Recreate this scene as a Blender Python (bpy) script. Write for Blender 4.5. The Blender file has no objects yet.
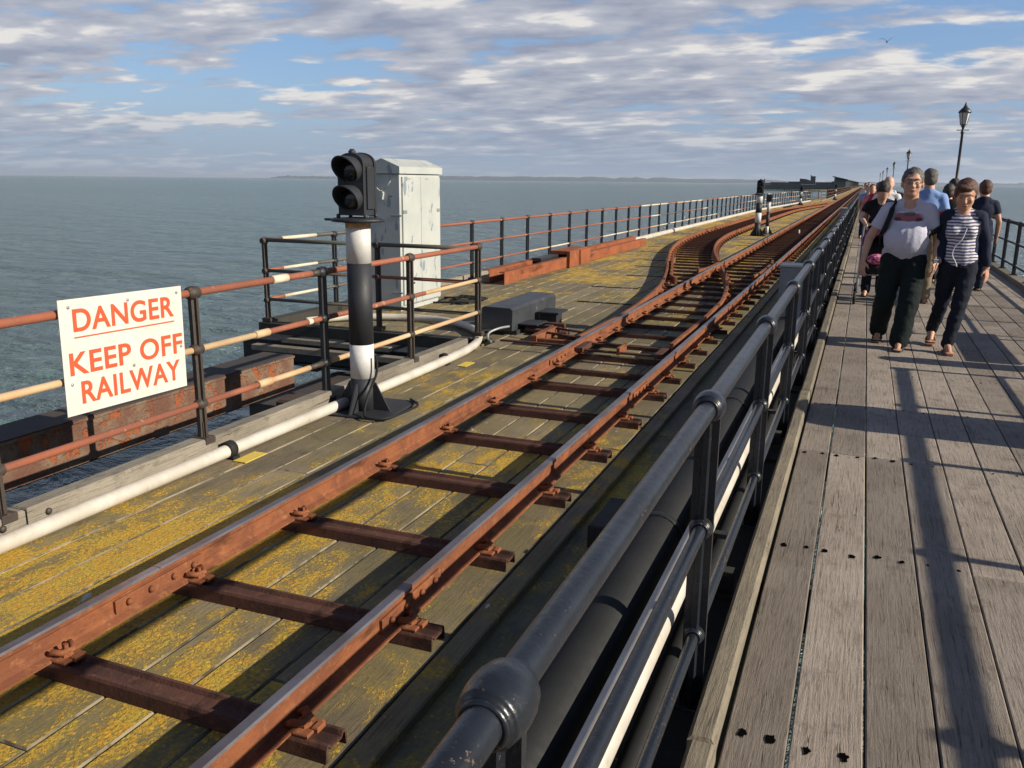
import bpy, bmesh, math, random
from mathutils import Vector, Matrix, noise as mnoise
random.seed(7)
PI = math.pi
scene = bpy.context.scene
COL = scene.collection
V = Vector
DECK = -0.05      # railway deck level; the walkway is z = 0
SEA = -5.0

# ------------------------------------------------------------------ node helpers
def new_mat(name):
    m = bpy.data.materials.new(name); m.use_nodes = True
    nt = m.node_tree; nt.nodes.clear()
    out = nt.nodes.new('ShaderNodeOutputMaterial')
    b = nt.nodes.new('ShaderNodeBsdfPrincipled')
    nt.links.new(b.outputs[0], out.inputs['Surface'])
    return m, nt, b
def N(nt, t, **kw):
    n = nt.nodes.new(t)
    for k, v in kw.items(): setattr(n, k, v)
    return n
def L(nt, a, b): nt.links.new(a, b)
def val(nt, sock, v):
    if hasattr(v, 'is_linked') or isinstance(v, bpy.types.NodeSocket): nt.links.new(v, sock)
    else: sock.default_value = v
def math_(nt, op, a, b=None, c=None, clamp=False):
    n = N(nt, 'ShaderNodeMath', operation=op); n.use_clamp = clamp
    val(nt, n.inputs[0], a)
    if b is not None: val(nt, n.inputs[1], b)
    if c is not None: val(nt, n.inputs[2], c)
    return n.outputs[0]
def vmath(nt, op, a, b):
    n = N(nt, 'ShaderNodeVectorMath', operation=op)
    val(nt, n.inputs[0], a); val(nt, n.inputs[1], b)
    return n.outputs[0]
def noise(nt, vec, scale, detail=4, rough=.55, dist=0, w=None):
    n = N(nt, 'ShaderNodeTexNoise')
    n.inputs['Scale'].default_value = scale; n.inputs['Detail'].default_value = detail
    n.inputs['Roughness'].default_value = rough; n.inputs['Distortion'].default_value = dist
    L(nt, vec, n.inputs['Vector'])
    return n.outputs['Fac']
def ramp(nt, f, a, b, lo=0., hi=1.):
    n = N(nt, 'ShaderNodeMapRange'); n.interpolation_type = 'SMOOTHSTEP'
    L(nt, f, n.inputs['Value'])
    n.inputs['From Min'].default_value = a; n.inputs['From Max'].default_value = b
    n.inputs['To Min'].default_value = lo; n.inputs['To Max'].default_value = hi
    return n.outputs['Result']
def mixc(nt, f, a, b, blend='MIX'):
    n = N(nt, 'ShaderNodeMix', data_type='RGBA'); n.blend_type = blend; n.clamp_factor = True
    val(nt, n.inputs[0], f)
    for i, c in ((6, a), (7, b)):
        if isinstance(c, (tuple, list)): n.inputs[i].default_value = (c[0], c[1], c[2], 1)
        else: L(nt, c, n.inputs[i])
    return n.outputs[2]
def objco(nt): return N(nt, 'ShaderNodeTexCoord').outputs['Object']
def mapping(nt, vec, scale, loc=(0, 0, 0)):
    n = N(nt, 'ShaderNodeMapping'); n.inputs['Scale'].default_value = scale; n.inputs['Location'].default_value = loc
    L(nt, vec, n.inputs['Vector']); return n.outputs[0]
def bump(nt, b, h, strength=.3, dist=.01):
    n = N(nt, 'ShaderNodeBump'); n.inputs['Strength'].default_value = strength; n.inputs['Distance'].default_value = dist
    L(nt, h, n.inputs['Height']); L(nt, n.outputs[0], b.inputs['Normal'])
def attr(nt, name): return N(nt, 'ShaderNodeAttribute', attribute_name=name).outputs['Fac']

def simple(name, c1, c2=None, scale=8, rough=.6, metal=0, bs=.2, c3=None, t3=(.62, .68), s3=30, bd=.004, spec=None):
    """two noise-mixed colours, optional third as sharp-edged patches (chips, stains)"""
    m, nt, b = new_mat(name); o = objco(nt)
    c2 = c2 or tuple(x * .75 for x in c1)
    n1 = noise(nt, o, scale, 5); n2 = noise(nt, o, scale * 9, 4, .65)
    c = mixc(nt, ramp(nt, n1, .35, .65), c1, c2)
    c = mixc(nt, ramp(nt, n2, .3, .8, 0, .35), c, tuple(x * .6 for x in c1))
    r = math_(nt, 'MULTIPLY_ADD', n2, .25, rough - .12)
    if c3:
        mk = math_(nt, 'ADD', math_(nt, 'MULTIPLY', noise(nt, o, s3, 5, .6), .6), math_(nt, 'MULTIPLY', n1, .4))
        k = ramp(nt, mk, t3[0], t3[1])
        c = mixc(nt, k, c, c3); r = math_(nt, 'MULTIPLY_ADD', k, .3, r)
        bump(nt, b, math_(nt, 'SUBTRACT', n2, k), bs, bd)
    elif bs: bump(nt, b, n2, bs, bd)
    L(nt, c, b.inputs['Base Color']); L(nt, r, b.inputs['Roughness'])
    b.inputs['Metallic'].default_value = metal
    if spec is not None: b.inputs['Specular IOR Level'].default_value = spec
    return m

def wood(name, c1, c2, dark, grain_axis='Y', lichen=None, moss=None, rough=.8, droppings=False):
    m, nt, b = new_mat(name)
    o = objco(nt); bv = attr(nt, 'bv')
    cx = N(nt, 'ShaderNodeCombineXYZ'); L(nt, math_(nt, 'MULTIPLY', bv, 37.), cx.inputs[0]); L(nt, math_(nt, 'MULTIPLY', bv, 91.), cx.inputs[1]); 
    v = vmath(nt, 'ADD', o, cx.outputs[0])
    sc = {'Y': (1, .045, 1), 'X': (.045, 1, 1), 'Z': (1, 1, .045)}[grain_axis]
    sc2 = {'Y': (1, .25, 1), 'X': (.25, 1, 1), 'Z': (1, 1, .25)}[grain_axis]
    g = noise(nt, mapping(nt, v, sc), 120, 6, .7, .6)
    g2 = noise(nt, mapping(nt, v, sc2), 9, 4, .6, 2.2)
    wv = N(nt, 'ShaderNodeMath', operation='SINE'); L(nt, math_(nt, 'MULTIPLY', g2, 75.), wv.inputs[0])
    rings = math_(nt, 'MULTIPLY_ADD', wv.outputs[0], .5, .5)
    big = noise(nt, v, 1.7, 4, .6)
    c = mixc(nt, ramp(nt, big, .3, .7), c1, c2)
    tint = math_(nt, 'MULTIPLY_ADD', bv, .55, .74)
    c = mixc(nt, 1., c, tint, 'MULTIPLY') if False else c
    mul = N(nt, 'ShaderNodeVectorMath', operation='SCALE'); L(nt, c, mul.inputs[0]); L(nt, tint, mul.inputs['Scale']); c = mul.outputs[0]
    c = mixc(nt, ramp(nt, g, .46, .72, 0, .75), c, dark)
    c = mixc(nt, math_(nt, 'MULTIPLY', rings, .16), c, dark)
    cr = noise(nt, mapping(nt, v, tuple(q * (.35 if q < 1 else 1) for q in sc)), 34, 3, .55, .3)
    crk = math_(nt, 'MULTIPLY', ramp(nt, math_(nt, 'ABSOLUTE', math_(nt, 'SUBTRACT', cr, .5)), .0, .011, 1, 0), ramp(nt, big, .45, .6))
    c = mixc(nt, math_(nt, 'MULTIPLY', crk, .85), c, tuple(q * .5 for q in dark))
    kn = N(nt, 'ShaderNodeTexVoronoi'); kn.inputs['Scale'].default_value = 2.1; kn.inputs['Randomness'].default_value = 1; L(nt, mapping(nt, v, (1, .55, 1)), kn.inputs['Vector'])
    knot = ramp(nt, math_(nt, 'ADD', kn.outputs['Distance'], math_(nt, 'MULTIPLY', g, .02)), .028, .045, 1, 0)
    c = mixc(nt, math_(nt, 'MULTIPLY', knot, .7), c, dark)
    st = noise(nt, v, 5.5, 5, .65)
    c = mixc(nt, ramp(nt, st, .56, .74, 0, .6), c, dark)
    h = math_(nt, 'SUBTRACT', math_(nt, 'MULTIPLY_ADD', rings, .12, g), math_(nt, 'MULTIPLY', crk, .8))
    if moss:
        k = ramp(nt, noise(nt, o, 1.1, 5, .6), .38, .66, 0, .65)
        c = mixc(nt, k, c, moss)
    if lichen:
        big2 = noise(nt, mapping(nt, o, (1, .55, 1), (3, 7, 0)), .9, 3, .5)
        mid = noise(nt, mapping(nt, v, (1, .5, 1)), 7, 6, .62, .4)
        fine = noise(nt, o, 60, 4, .7)
        s = math_(nt, 'ADD', math_(nt, 'MULTIPLY', big2, .55), math_(nt, 'ADD', math_(nt, 'MULTIPLY', mid, .55), math_(nt, 'MULTIPLY', fine, .3)))
        sx = N(nt, 'ShaderNodeSeparateXYZ'); L(nt, o, sx.inputs[0])
        away = ramp(nt, math_(nt, 'ABSOLUTE', math_(nt, 'SUBTRACT', sx.outputs[1], 9.5)), 2.5, 7.5, .085, 0)
        s = math_(nt, 'SUBTRACT', s, math_(nt, 'ADD', away, ramp(nt, sx.outputs[1], 1.5, 4.8, -.028, .010)))
        k = ramp(nt, s, .675, .765)
        k = math_(nt, 'MULTIPLY', k, ramp(nt, fine, .36, .52, .25, 1))
        lc = mixc(nt, ramp(nt, noise(nt, o, 14, 4), .35, .65), lichen, tuple(x * y for x, y in zip(lichen, (1.1, .84, .6))))
        c = mixc(nt, k, c, lc)
        k2 = ramp(nt, s, .60, .73, 0, .5)
        c = mixc(nt, k2, c, tuple(x * y for x, y in zip(lichen, (.56, .62, 1.1))))
        vo = N(nt, 'ShaderNodeTexVoronoi'); vo.inputs['Scale'].default_value = 34; L(nt, vmath(nt, 'ADD', o, vmath(nt, 'MULTIPLY', N(nt, 'ShaderNodeTexCoord').outputs['Object'], (0, 0, 0))), vo.inputs['Vector'])
        spots = math_(nt, 'MULTIPLY', ramp(nt, math_(nt, 'ADD', vo.outputs['Distance'], math_(nt, 'MULTIPLY', fine, .25)), .34, .42, 1, 0), ramp(nt, s, .625, .70))
        c = mixc(nt, math_(nt, 'MULTIPLY', spots, .85), c, lc)
        h = math_(nt, 'ADD', h, math_(nt, 'MULTIPLY', math_(nt, 'MULTIPLY', math_(nt, 'MAXIMUM', k, spots), fine), 2.2))
    if droppings:
        d = noise(nt, mapping(nt, o, (1, .7, 1), (5, 2, 0)), 4.2, 5, .5, .5)
        c = mixc(nt, ramp(nt, d, .695, .712), c, (.5, .5, .46))
    L(nt, c, b.inputs['Base Color']); b.inputs['Roughness'].default_value = rough
    b.inputs['Specular IOR Level'].default_value = .3
    bump(nt, b, h, .55, .006)
    return m

# ------------------------------------------------------------------ mesh builder
class MB:
    def __init__(s): s.v = []; s.f = []; s.b = []; s.m = []; s.s = []
    def add(s, vs, fs, bv=.5, mi=0, smooth=False):
        k = len(s.v); s.v += [tuple(p) for p in vs]
        for f in fs: s.f.append([i + k for i in f]); s.b.append(bv); s.m.append(mi); s.s.append(smooth)
        return s
    def box(s, x0, x1, y0, y1, z0, z1, ch=0, bv=.5, mi=0, edge=None):
        if not ch:
            vs = [(x, y, z) for z in (z0, z1) for y in (y0, y1) for x in (x0, x1)]
            fs = [(0, 2, 3, 1), (4, 5, 7, 6), (0, 1, 5, 4), (2, 6, 7, 3), (0, 4, 6, 2), (1, 3, 7, 5)]
            return s.add(vs, fs, bv, mi)
        c = ch
        ring = lambda a, z: [(x0 + a, y0 + a, z), (x1 - a, y0 + a, z), (x1 - a, y1 - a, z), (x0 + a, y1 - a, z)]
        vs = ring(c, z0) + ring(0, z0 + c) + ring(0, z1 - c) + ring(c, z1)
        fs = [(3, 2, 1, 0), (12, 13, 14, 15)]
        for r in range(3):
            for i in range(4):
                j = (i + 1) % 4; fs.append((r * 4 + i, r * 4 + j, r * 4 + 4 + j, r * 4 + 4 + i))
        s.add(vs, fs, bv, mi)
        if edge is not None:
            for i in range(1, 5): s.m[-i] = edge
        return s
    def tube(s, pts, r, n=12, mi=0, bv=.5, caps=True, closed=False):
        pts = [V(p) for p in pts]; vs = []; fs = []
        up = V((0, 0, 1)); m = len(pts)
        rs = r if isinstance(r, (list, tuple)) else [r] * m
        prev = None
        for i, p in enumerate(pts):
            a = pts[max(i - 1, 0)]; c = pts[min(i + 1, m - 1)]
            d = (c - a).normalized()
            if prev is None:
                ref = up if abs(d.z) < .9 else V((0, 1, 0)); u = d.cross(ref).normalized()
            else:
                u = (prev - d * prev.dot(d)).normalized()
            prev = u; w = d.cross(u)
            for k in range(n):
                t = 2 * PI * k / n; vs.append(p + (u * math.cos(t) + w * math.sin(t)) * rs[i])
        for i in range(m - 1):
            for k in range(n):
                k2 = (k + 1) % n; fs.append((i * n + k, i * n + k2, (i + 1) * n + k2, (i + 1) * n + k))
        if caps: fs.append(tuple(range(n - 1, -1, -1))); fs.append(tuple((m - 1) * n + k for k in range(n)))
        s.add(vs, fs, bv, mi, True)
        if caps: s.s[-1] = s.s[-2] = False
        return s
    def lathe(s, prof, c=(0, 0, 0), axis='Z', n=16, mi=0, smooth=True, sx=1, sy=1):
        vs = []; fs = []
        for r, z in prof:
            for k in range(n):
                t = 2 * PI * k / n; a, b_ = r * math.cos(t) * sx, r * math.sin(t) * sy
                p = {'Z': (a, b_, z), 'Y': (a, z, b_), 'X': (z, a, b_)}[axis]
                vs.append((p[0] + c[0], p[1] + c[1], p[2] + c[2]))
        m = len(prof)
        for i in range(m - 1):
            for k in range(n):
                k2 = (k + 1) % n; f = (i * n + k, i * n + k2, (i + 1) * n + k2, (i + 1) * n + k)
                fs.append(f if axis != 'Y' else f[::-1])
        fs.append(tuple(range(n - 1, -1, -1))); fs.append(tuple((m - 1) * n + k for k in range(n)))
        return s.add(vs, fs, .5, mi, smooth)
    def sweep(s, prof, pts, mis=None, caps=True, smooth=False, bv=.5):
        """closed profile (side, up) swept along a level path"""
        pts = [V(p) for p in pts]; n = len(prof); vs = []; m = len(pts)
        for i, p in enumerate(pts):
            d = (pts[min(i + 1, m - 1)] - pts[max(i - 1, 0)]); d.z = 0; d.normalize()
            side = V((d.y, -d.x, 0))
            for a, h in prof: vs.append(p + side * a + V((0, 0, h)))
        k0 = len(s.v); s.v += [tuple(p) for p in vs]
        for i in range(m - 1):
            for k in range(n):
                k2 = (k + 1) % n
                s.f.append([k0 + i * n + k, k0 + i * n + k2, k0 + (i + 1) * n + k2, k0 + (i + 1) * n + k])
                s.b.append(bv); s.m.append(mis[k] if mis else 0); s.s.append(smooth)
        if caps:
            s.f.append([k0 + k for k in range(n - 1, -1, -1)]); s.f.append([k0 + (m - 1) * n + k for k in range(n)])
            s.b += [bv, bv]; s.m += [0, 0]; s.s += [False, False]
        return s
    def prism(s, poly, y0, y1, axis='Y', mi=0, bv=.5):
        n = len(poly)
        def P(a, b_, t): return {'Y': (a, t, b_), 'X': (t, a, b_), 'Z': (a, b_, t)}[axis]
        vs = [P(a, b_, y0) for a, b_ in poly] + [P(a, b_, y1) for a, b_ in poly]
        fs = [tuple(range(n)), tuple(range(2 * n - 1, n - 1, -1))]
        for i in range(n): j = (i + 1) % n; fs.append((i, i + n, j + n, j))
        return s.add(vs, fs, bv, mi)
    def sphere(s, c, r, n=12, mi=0, sc=(1, 1, 1)):
        vs = []; fs = []; m = n // 2 + 1
        for i in range(m + 1):
            a = PI * i / m
            for k in range(n):
                t = 2 * PI * k / n
                vs.append((c[0] + r * sc[0] * math.sin(a) * math.cos(t), c[1] + r * sc[1] * math.sin(a) * math.sin(t), c[2] + r * sc[2] * math.cos(a)))
        for i in range(m):
            for k in range(n):
                k2 = (k + 1) % n; fs.append((i * n + k, (i + 1) * n + k, (i + 1) * n + k2, i * n + k2))
        return s.add(vs, fs, .5, mi, True)
    def mesh(s, name, mats):
        me = bpy.data.meshes.new(name); me.from_pydata(s.v, [], s.f)
        for m in mats: me.materials.append(m)
        me.polygons.foreach_set('material_index', s.m); me.polygons.foreach_set('use_smooth', s.s)
        a = me.attributes.new('bv', 'FLOAT', 'FACE'); a.data.foreach_set('value', s.b)
        me.update(); 
        bm = bmesh.new(); bm.from_mesh(me); bmesh.ops.recalc_face_normals(bm, faces=bm.faces); bm.to_mesh(me); bm.free()
        return me
    def build(s, name, mats, parent=None, at=None, kind=None, label=None, cat=None, group=None):
        if not isinstance(mats, (list, tuple)): mats = [mats]
        return link(name, s.mesh(name, mats), parent, at, kind, label, cat, group)

WOFF = {}
def tag(o, label=None, cat=None, group=None, kind=None):
    if label: o['label'] = label
    if cat: o['category'] = cat
    if group: o['group'] = group
    if kind: o['kind'] = kind
    return o
def link(name, me, parent=None, at=None, kind=None, label=None, cat=None, group=None):
    """at: world position of the mesh's own origin (None: mesh is in world space)"""
    o = bpy.data.objects.new(name, me); COL.objects.link(o)
    w = V(at) if at is not None else V((0, 0, 0))
    WOFF[o.name] = w.copy()
    if parent: o.parent = parent; o.location = w - WOFF[parent.name]
    else: o.location = w
    return tag(o, label, cat, group, kind)
def thing(name, loc, label, cat, group=None, rz=0):
    o = bpy.data.objects.new(name, None); COL.objects.link(o); o.location = loc; o.rotation_euler = (0, 0, rz)
    o.empty_display_size = .2
    WOFF[o.name] = V(loc); return tag(o, label, cat, group)
def part_local(mb, name, mats, parent):           # mesh given in the parent's own frame
    if not isinstance(mats, (list, tuple)): mats = [mats]
    o = bpy.data.objects.new(name, mb.mesh(name, mats)); COL.objects.link(o); o.parent = parent
    WOFF[o.name] = V((0, 0, 0)); return o
def copy_tree(o, parent=None, loc=None):
    kids = [c for c in bpy.data.objects if c.parent == o]
    c = o.copy(); COL.objects.link(c); c.parent = parent
    if loc is not None: c.location = loc
    for k in kids: copy_tree(k, c)
    return c
def catmull(tab, step=.35):
    out = []
    n = len(tab)
    for i in range(n - 1):
        p0 = V((*tab[max(i - 1, 0)], 0)); p1 = V((*tab[i], 0)); p2 = V((*tab[i + 1], 0)); p3 = V((*tab[min(i + 2, n - 1)], 0))
        m = max(2, int((p2 - p1).length / step))
        # non-uniform tangents against y so the curve stays a function of y
        def tan(a, b_, c_):
            if (c_.y - a.y) == 0: return 0
            return (c_.x - a.x) / (c_.y - a.y)
        t1 = tan(p0, p1, p2); t2 = tan(p1, p2, p3); h = p2.y - p1.y
        for k in range(m):
            t = k / m; h00 = 2 * t**3 - 3 * t**2 + 1; h10 = t**3 - 2 * t**2 + t; h01 = -2 * t**3 + 3 * t**2; h11 = t**3 - t**2
            out.append((h00 * p1.x + h10 * h * t1 + h01 * p2.x + h11 * h * t2, p1.y + h * t))
    out.append(tuple(tab[-1])); return out
def interp(tab, y):
    for a, b_ in zip(tab, tab[1:]):
        if a[1] <= y <= b_[1]: return a[0] + (b_[0] - a[0]) * (y - a[1]) / max(1e-6, b_[1] - a[1])
    return tab[0][0] if y < tab[0][1] else tab[-1][0]

# ------------------------------------------------------------------ materials
M = {}
M['walk'] = wood('weathered_boards', (.285, .243, .203), (.215, .178, .145), (.07, .058, .048), rough=.75)
M['walk_far'] = M['walk']
M['kerb'] = wood('kerb_timber', (.20, .17, .125), (.15, .13, .10), (.05, .045, .035))
M['kerb_pale'] = wood('pale_kerb_timber', (.23, .205, .165), (.17, .15, .12), (.08, .07, .055))
M['deck'] = wood('lichened_deck_boards', (.235, .19, .12), (.155, .125, .085), (.05, .045, .032), lichen=(.56, .37, .04), moss=(.14, .12, .05), droppings=True)
M['deck_edge'] = simple('pale_board_edge', (.27, .23, .155), (.085, .075, .05), 3.1, .85, bs=.3, c3=(.05, .045, .03), t3=(.50, .60), s3=11)  # mottled, partly paler tone for the upper edges of the deck boards
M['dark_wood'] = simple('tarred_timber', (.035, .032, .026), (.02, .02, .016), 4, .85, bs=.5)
def rust_mat(name, a, b_, c_, sc=5, streak=True):
    m, nt, b = new_mat(name); o = objco(nt)
    n1 = noise(nt, o, sc, 6, .65, .4); n2 = noise(nt, o, sc * 4.3, 6, .7); n3 = noise(nt, mapping(nt, o, (1, .22, 1)), sc * 2.2, 5, .6, .5); n4 = noise(nt, o, sc * 26, 3, .7)
    c = mixc(nt, ramp(nt, n1, .36, .62), a, b_)
    c = mixc(nt, ramp(nt, n2, .52, .68, 0, .75), c, c_)
    c = mixc(nt, ramp(nt, n3, .54, .70, 0, .8), c, tuple(x * .38 for x in b_))
    c = mixc(nt, ramp(nt, n4, .52, .75, 0, .55), c, tuple(x * .5 for x in a))
    L(nt, c, b.inputs['Base Color']); L(nt, math_(nt, 'MULTIPLY_ADD', n2, .25, .74), b.inputs['Roughness']); b.inputs['Specular IOR Level'].default_value = .25
    bump(nt, b, math_(nt, 'ADD', n4, math_(nt, 'MULTIPLY', n2, 1.4)), .7, .0035); return m
M['rust'] = rust_mat('rusty_steel', (.225, .080, .034), (.150, .054, .028), (.27, .12, .055))
M['rust_old'] = simple('rusty_steel', (.30, .083, .028), (.20, .058, .024), 6, .85, bs=.5, bd=.003, c3=(.10, .035, .02), t3=(.56, .66), s3=18)
M['rust_dark'] = rust_mat('dark_rusty_steel', (.095, .042, .030), (.062, .030, .024), (.145, .062, .036), 4)
M['rust_dark_old'] = simple('dark_rusty_steel', (.085, .036, .023), (.058, .026, .018), 5, .8, bs=.4, c3=(.13, .05, .026), t3=(.55, .66), s3=22)
M['rust_scaled'] = simple('scaled_rust', (.12, .055, .035), (.19, .14, .095), 5, .9, bs=.9, bd=.012, c3=(.25, .07, .025), t3=(.52, .57), s3=9)
M['rust_orange'] = rust_mat('orange_red_oxide', (.27, .082, .033), (.19, .062, .029), (.30, .12, .052), 2.2)
M['rust_orange_old'] = simple('orange_red_oxide', (.29, .078, .026), (.22, .062, .024), 3, .8, bs=.25, c3=(.16, .05, .028), t3=(.60, .70), s3=8)
M['rail_top'] = simple('worn_rail_top', (.23, .22, .24), (.15, .12, .12), 3, .38, metal=.7, bs=.1)
M['black'] = simple('black_paint', (.018, .02, .023), (.026, .028, .032), 5, .42, bs=.25, c3=(.10, .055, .035), t3=(.645, .68), s3=45)
M['black_rail'] = simple('chipped_black_paint', (.016, .020, .028), (.011, .013, .017), 4, .30, bs=.4, c3=(.11, .06, .036), t3=(.60, .635), s3=110)
M['black_pipe'] = simple('black_plastic_pipe', (.017, .018, .019), (.012, .013, .014), 3, .68, bs=.15, spec=.25)
M['white_pipe'] = simple('white_plastic_pipe', (.53, .50, .45), (.42, .385, .33), 3.5, .5, bs=.1, c3=(.25, .22, .15), t3=(.57, .72), s3=16)
M['post_brown'] = simple('brown_black_iron', (.05, .036, .028), (.028, .024, .022), 6, .6, bs=.5, c3=(.15, .06, .032), t3=(.56, .64), s3=26)
M['pipe_rust'] = simple('rusty_handrail', (.30, .095, .05), (.24, .085, .05), 4, .75, bs=.35, c3=(.42, .24, .15), t3=(.60, .68), s3=16)
M['pipe_cream'] = simple('primed_handrail', (.55, .40, .24), (.50, .30, .15), 2, .7, bs=.25, c3=(.33, .12, .05), t3=(.60, .68), s3=14)
M['pipe_white'] = simple('cream_handrail', (.62, .56, .44), (.5, .43, .31), 2, .7, bs=.2, c3=(.36, .17, .09), t3=(.63, .70), s3=18)
M['pipe_grey'] = simple('grey_green_handrail', (.075, .075, .06), (.10, .075, .055), 4, .6, bs=.3)
M['white'] = simple('white_paint', (.60, .60, .60), (.52, .51, .49), 3, .6, bs=.15, c3=(.33, .23, .14), t3=(.60, .72), s3=12)
M['signal_black'] = simple('signal_black', (.020, .023, .030), (.015, .017, .021), 5, .6, bs=.2, c3=(.06, .06, .055), t3=(.62, .70), s3=24)
M['sign_white'] = simple('sign_face', (.60, .58, .53), (.56, .54, .49), 5, .5, bs=.05, c3=(.43, .40, .33), t3=(.60, .80), s3=9)
M['sign_red'] = simple('sign_lettering', (.72, .085, .03), (.66, .08, .03), 4, .5, bs=0)
M['dark_glass'] = simple('dark_lens', (.012, .014, .016), None, 5, .12, bs=0)
M['steel_grey'] = simple('galvanised', (.32, .33, .34), (.25, .26, .27), 6, .5, metal=.4, bs=.1)
M['machine'] = simple('machine_casing', (.028, .032, .038), (.045, .050, .058), 5, .5, bs=.2, c3=(.14, .145, .15), t3=(.60, .66), s3=9)
M['cab_grey'] = simple('grey_enamel', (.20, .215, .24), (.18, .195, .22), 3, .45, bs=.05)
M['yellow'] = simple('yellow_paint', (.62, .45, .05), (.55, .42, .08), 6, .7, bs=.1)
M['concrete'] = simple('gap_dark', (.05, .048, .042), None, 3, .9, bs=.3)

def cab_mat():
    m, nt, b = new_mat('cream_cabinet_paint'); o = objco(nt)
    n1 = noise(nt, o, 3, 5); n2 = noise(nt, mapping(nt, o, (1, 1, .45), (2, 3.1, 0)), 6.5, 5, .5)
    c = mixc(nt, ramp(nt, n1, .3, .7), (.42, .44, .42), (.36, .385, .37))
    c = mixc(nt, ramp(nt, n2, .635, .65), c, (.20, .24, .28))
    L(nt, c, b.inputs['Base Color']); b.inputs['Roughness'].default_value = .45
    bump(nt, b, n2, .08, .004); return m
M['cab'] = cab_mat()

def water_mat():
    m, nt, b = new_mat('sea_water'); 
    g = N(nt, 'ShaderNodeNewGeometry').outputs['Position']
    big = noise(nt, mapping(nt, g, (.004, .012, 1)), 1, 4, .6)
    c = mixc(nt, ramp(nt, big, .35, .65), (.084, .143, .138), (.098, .156, .158))
    L(nt, c, b.inputs['Base Color'])
    b.inputs['Roughness'].default_value = .16; b.inputs['IOR'].default_value = 1.33
    w1 = noise(nt, mapping(nt, g, (.42, .62, 1)), 1., 6, .66, .6)
    w2 = noise(nt, mapping(nt, g, (.09, .13, 1)), 1., 4, .6, .3)
    w3 = noise(nt, mapping(nt, g, (2.6, 3.6, 1)), 1., 3, .6, .4)
    h = math_(nt, 'ADD', math_(nt, 'MULTIPLY', w1, .95), math_(nt, 'MULTIPLY', w2, 2.6))
    h = math_(nt, 'ADD', h, math_(nt, 'MULTIPLY', w3, .09))
    bump(nt, b, h, 1., 2.6)
    return m
M['water'] = water_mat()

# ------------------------------------------------------------------ camera, sun, sky
cam = bpy.data.cameras.new('camera'); co = bpy.data.objects.new('camera', cam); COL.objects.link(co)
R = [[0.927478, -0.09539, 0.361504], [0.373743, 0.210633, -0.9033], [0.010021, 0.9729, 0.231009]]
co.matrix_world = Matrix(((R[0][0], R[0][1], R[0][2], 0), (R[1][0], R[1][1], R[1][2], 0), (R[2][0], R[2][1], R[2][2], 1.6), (0, 0, 0, 1)))
cam.sensor_width = 36; cam.lens = 858 / 1024 * 36; cam.clip_start = .05; cam.clip_end = 120000
scene.camera = co

EL, AZ = math.radians(26.), math.radians(-1.0)     # azimuth measured from +X
sd = V((math.cos(EL) * math.cos(AZ), math.cos(EL) * math.sin(AZ), math.sin(EL)))
sun = bpy.data.lights.new('sun', 'SUN'); so = bpy.data.objects.new('sun', sun); COL.objects.link(so)
sun.energy = 4.9; sun.angle = math.radians(.53); sun.color = (1, .90, .74)
so.rotation_euler = sd.to_track_quat('Z', 'Y').to_euler(); so.location = (40, 0, 40)

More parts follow.
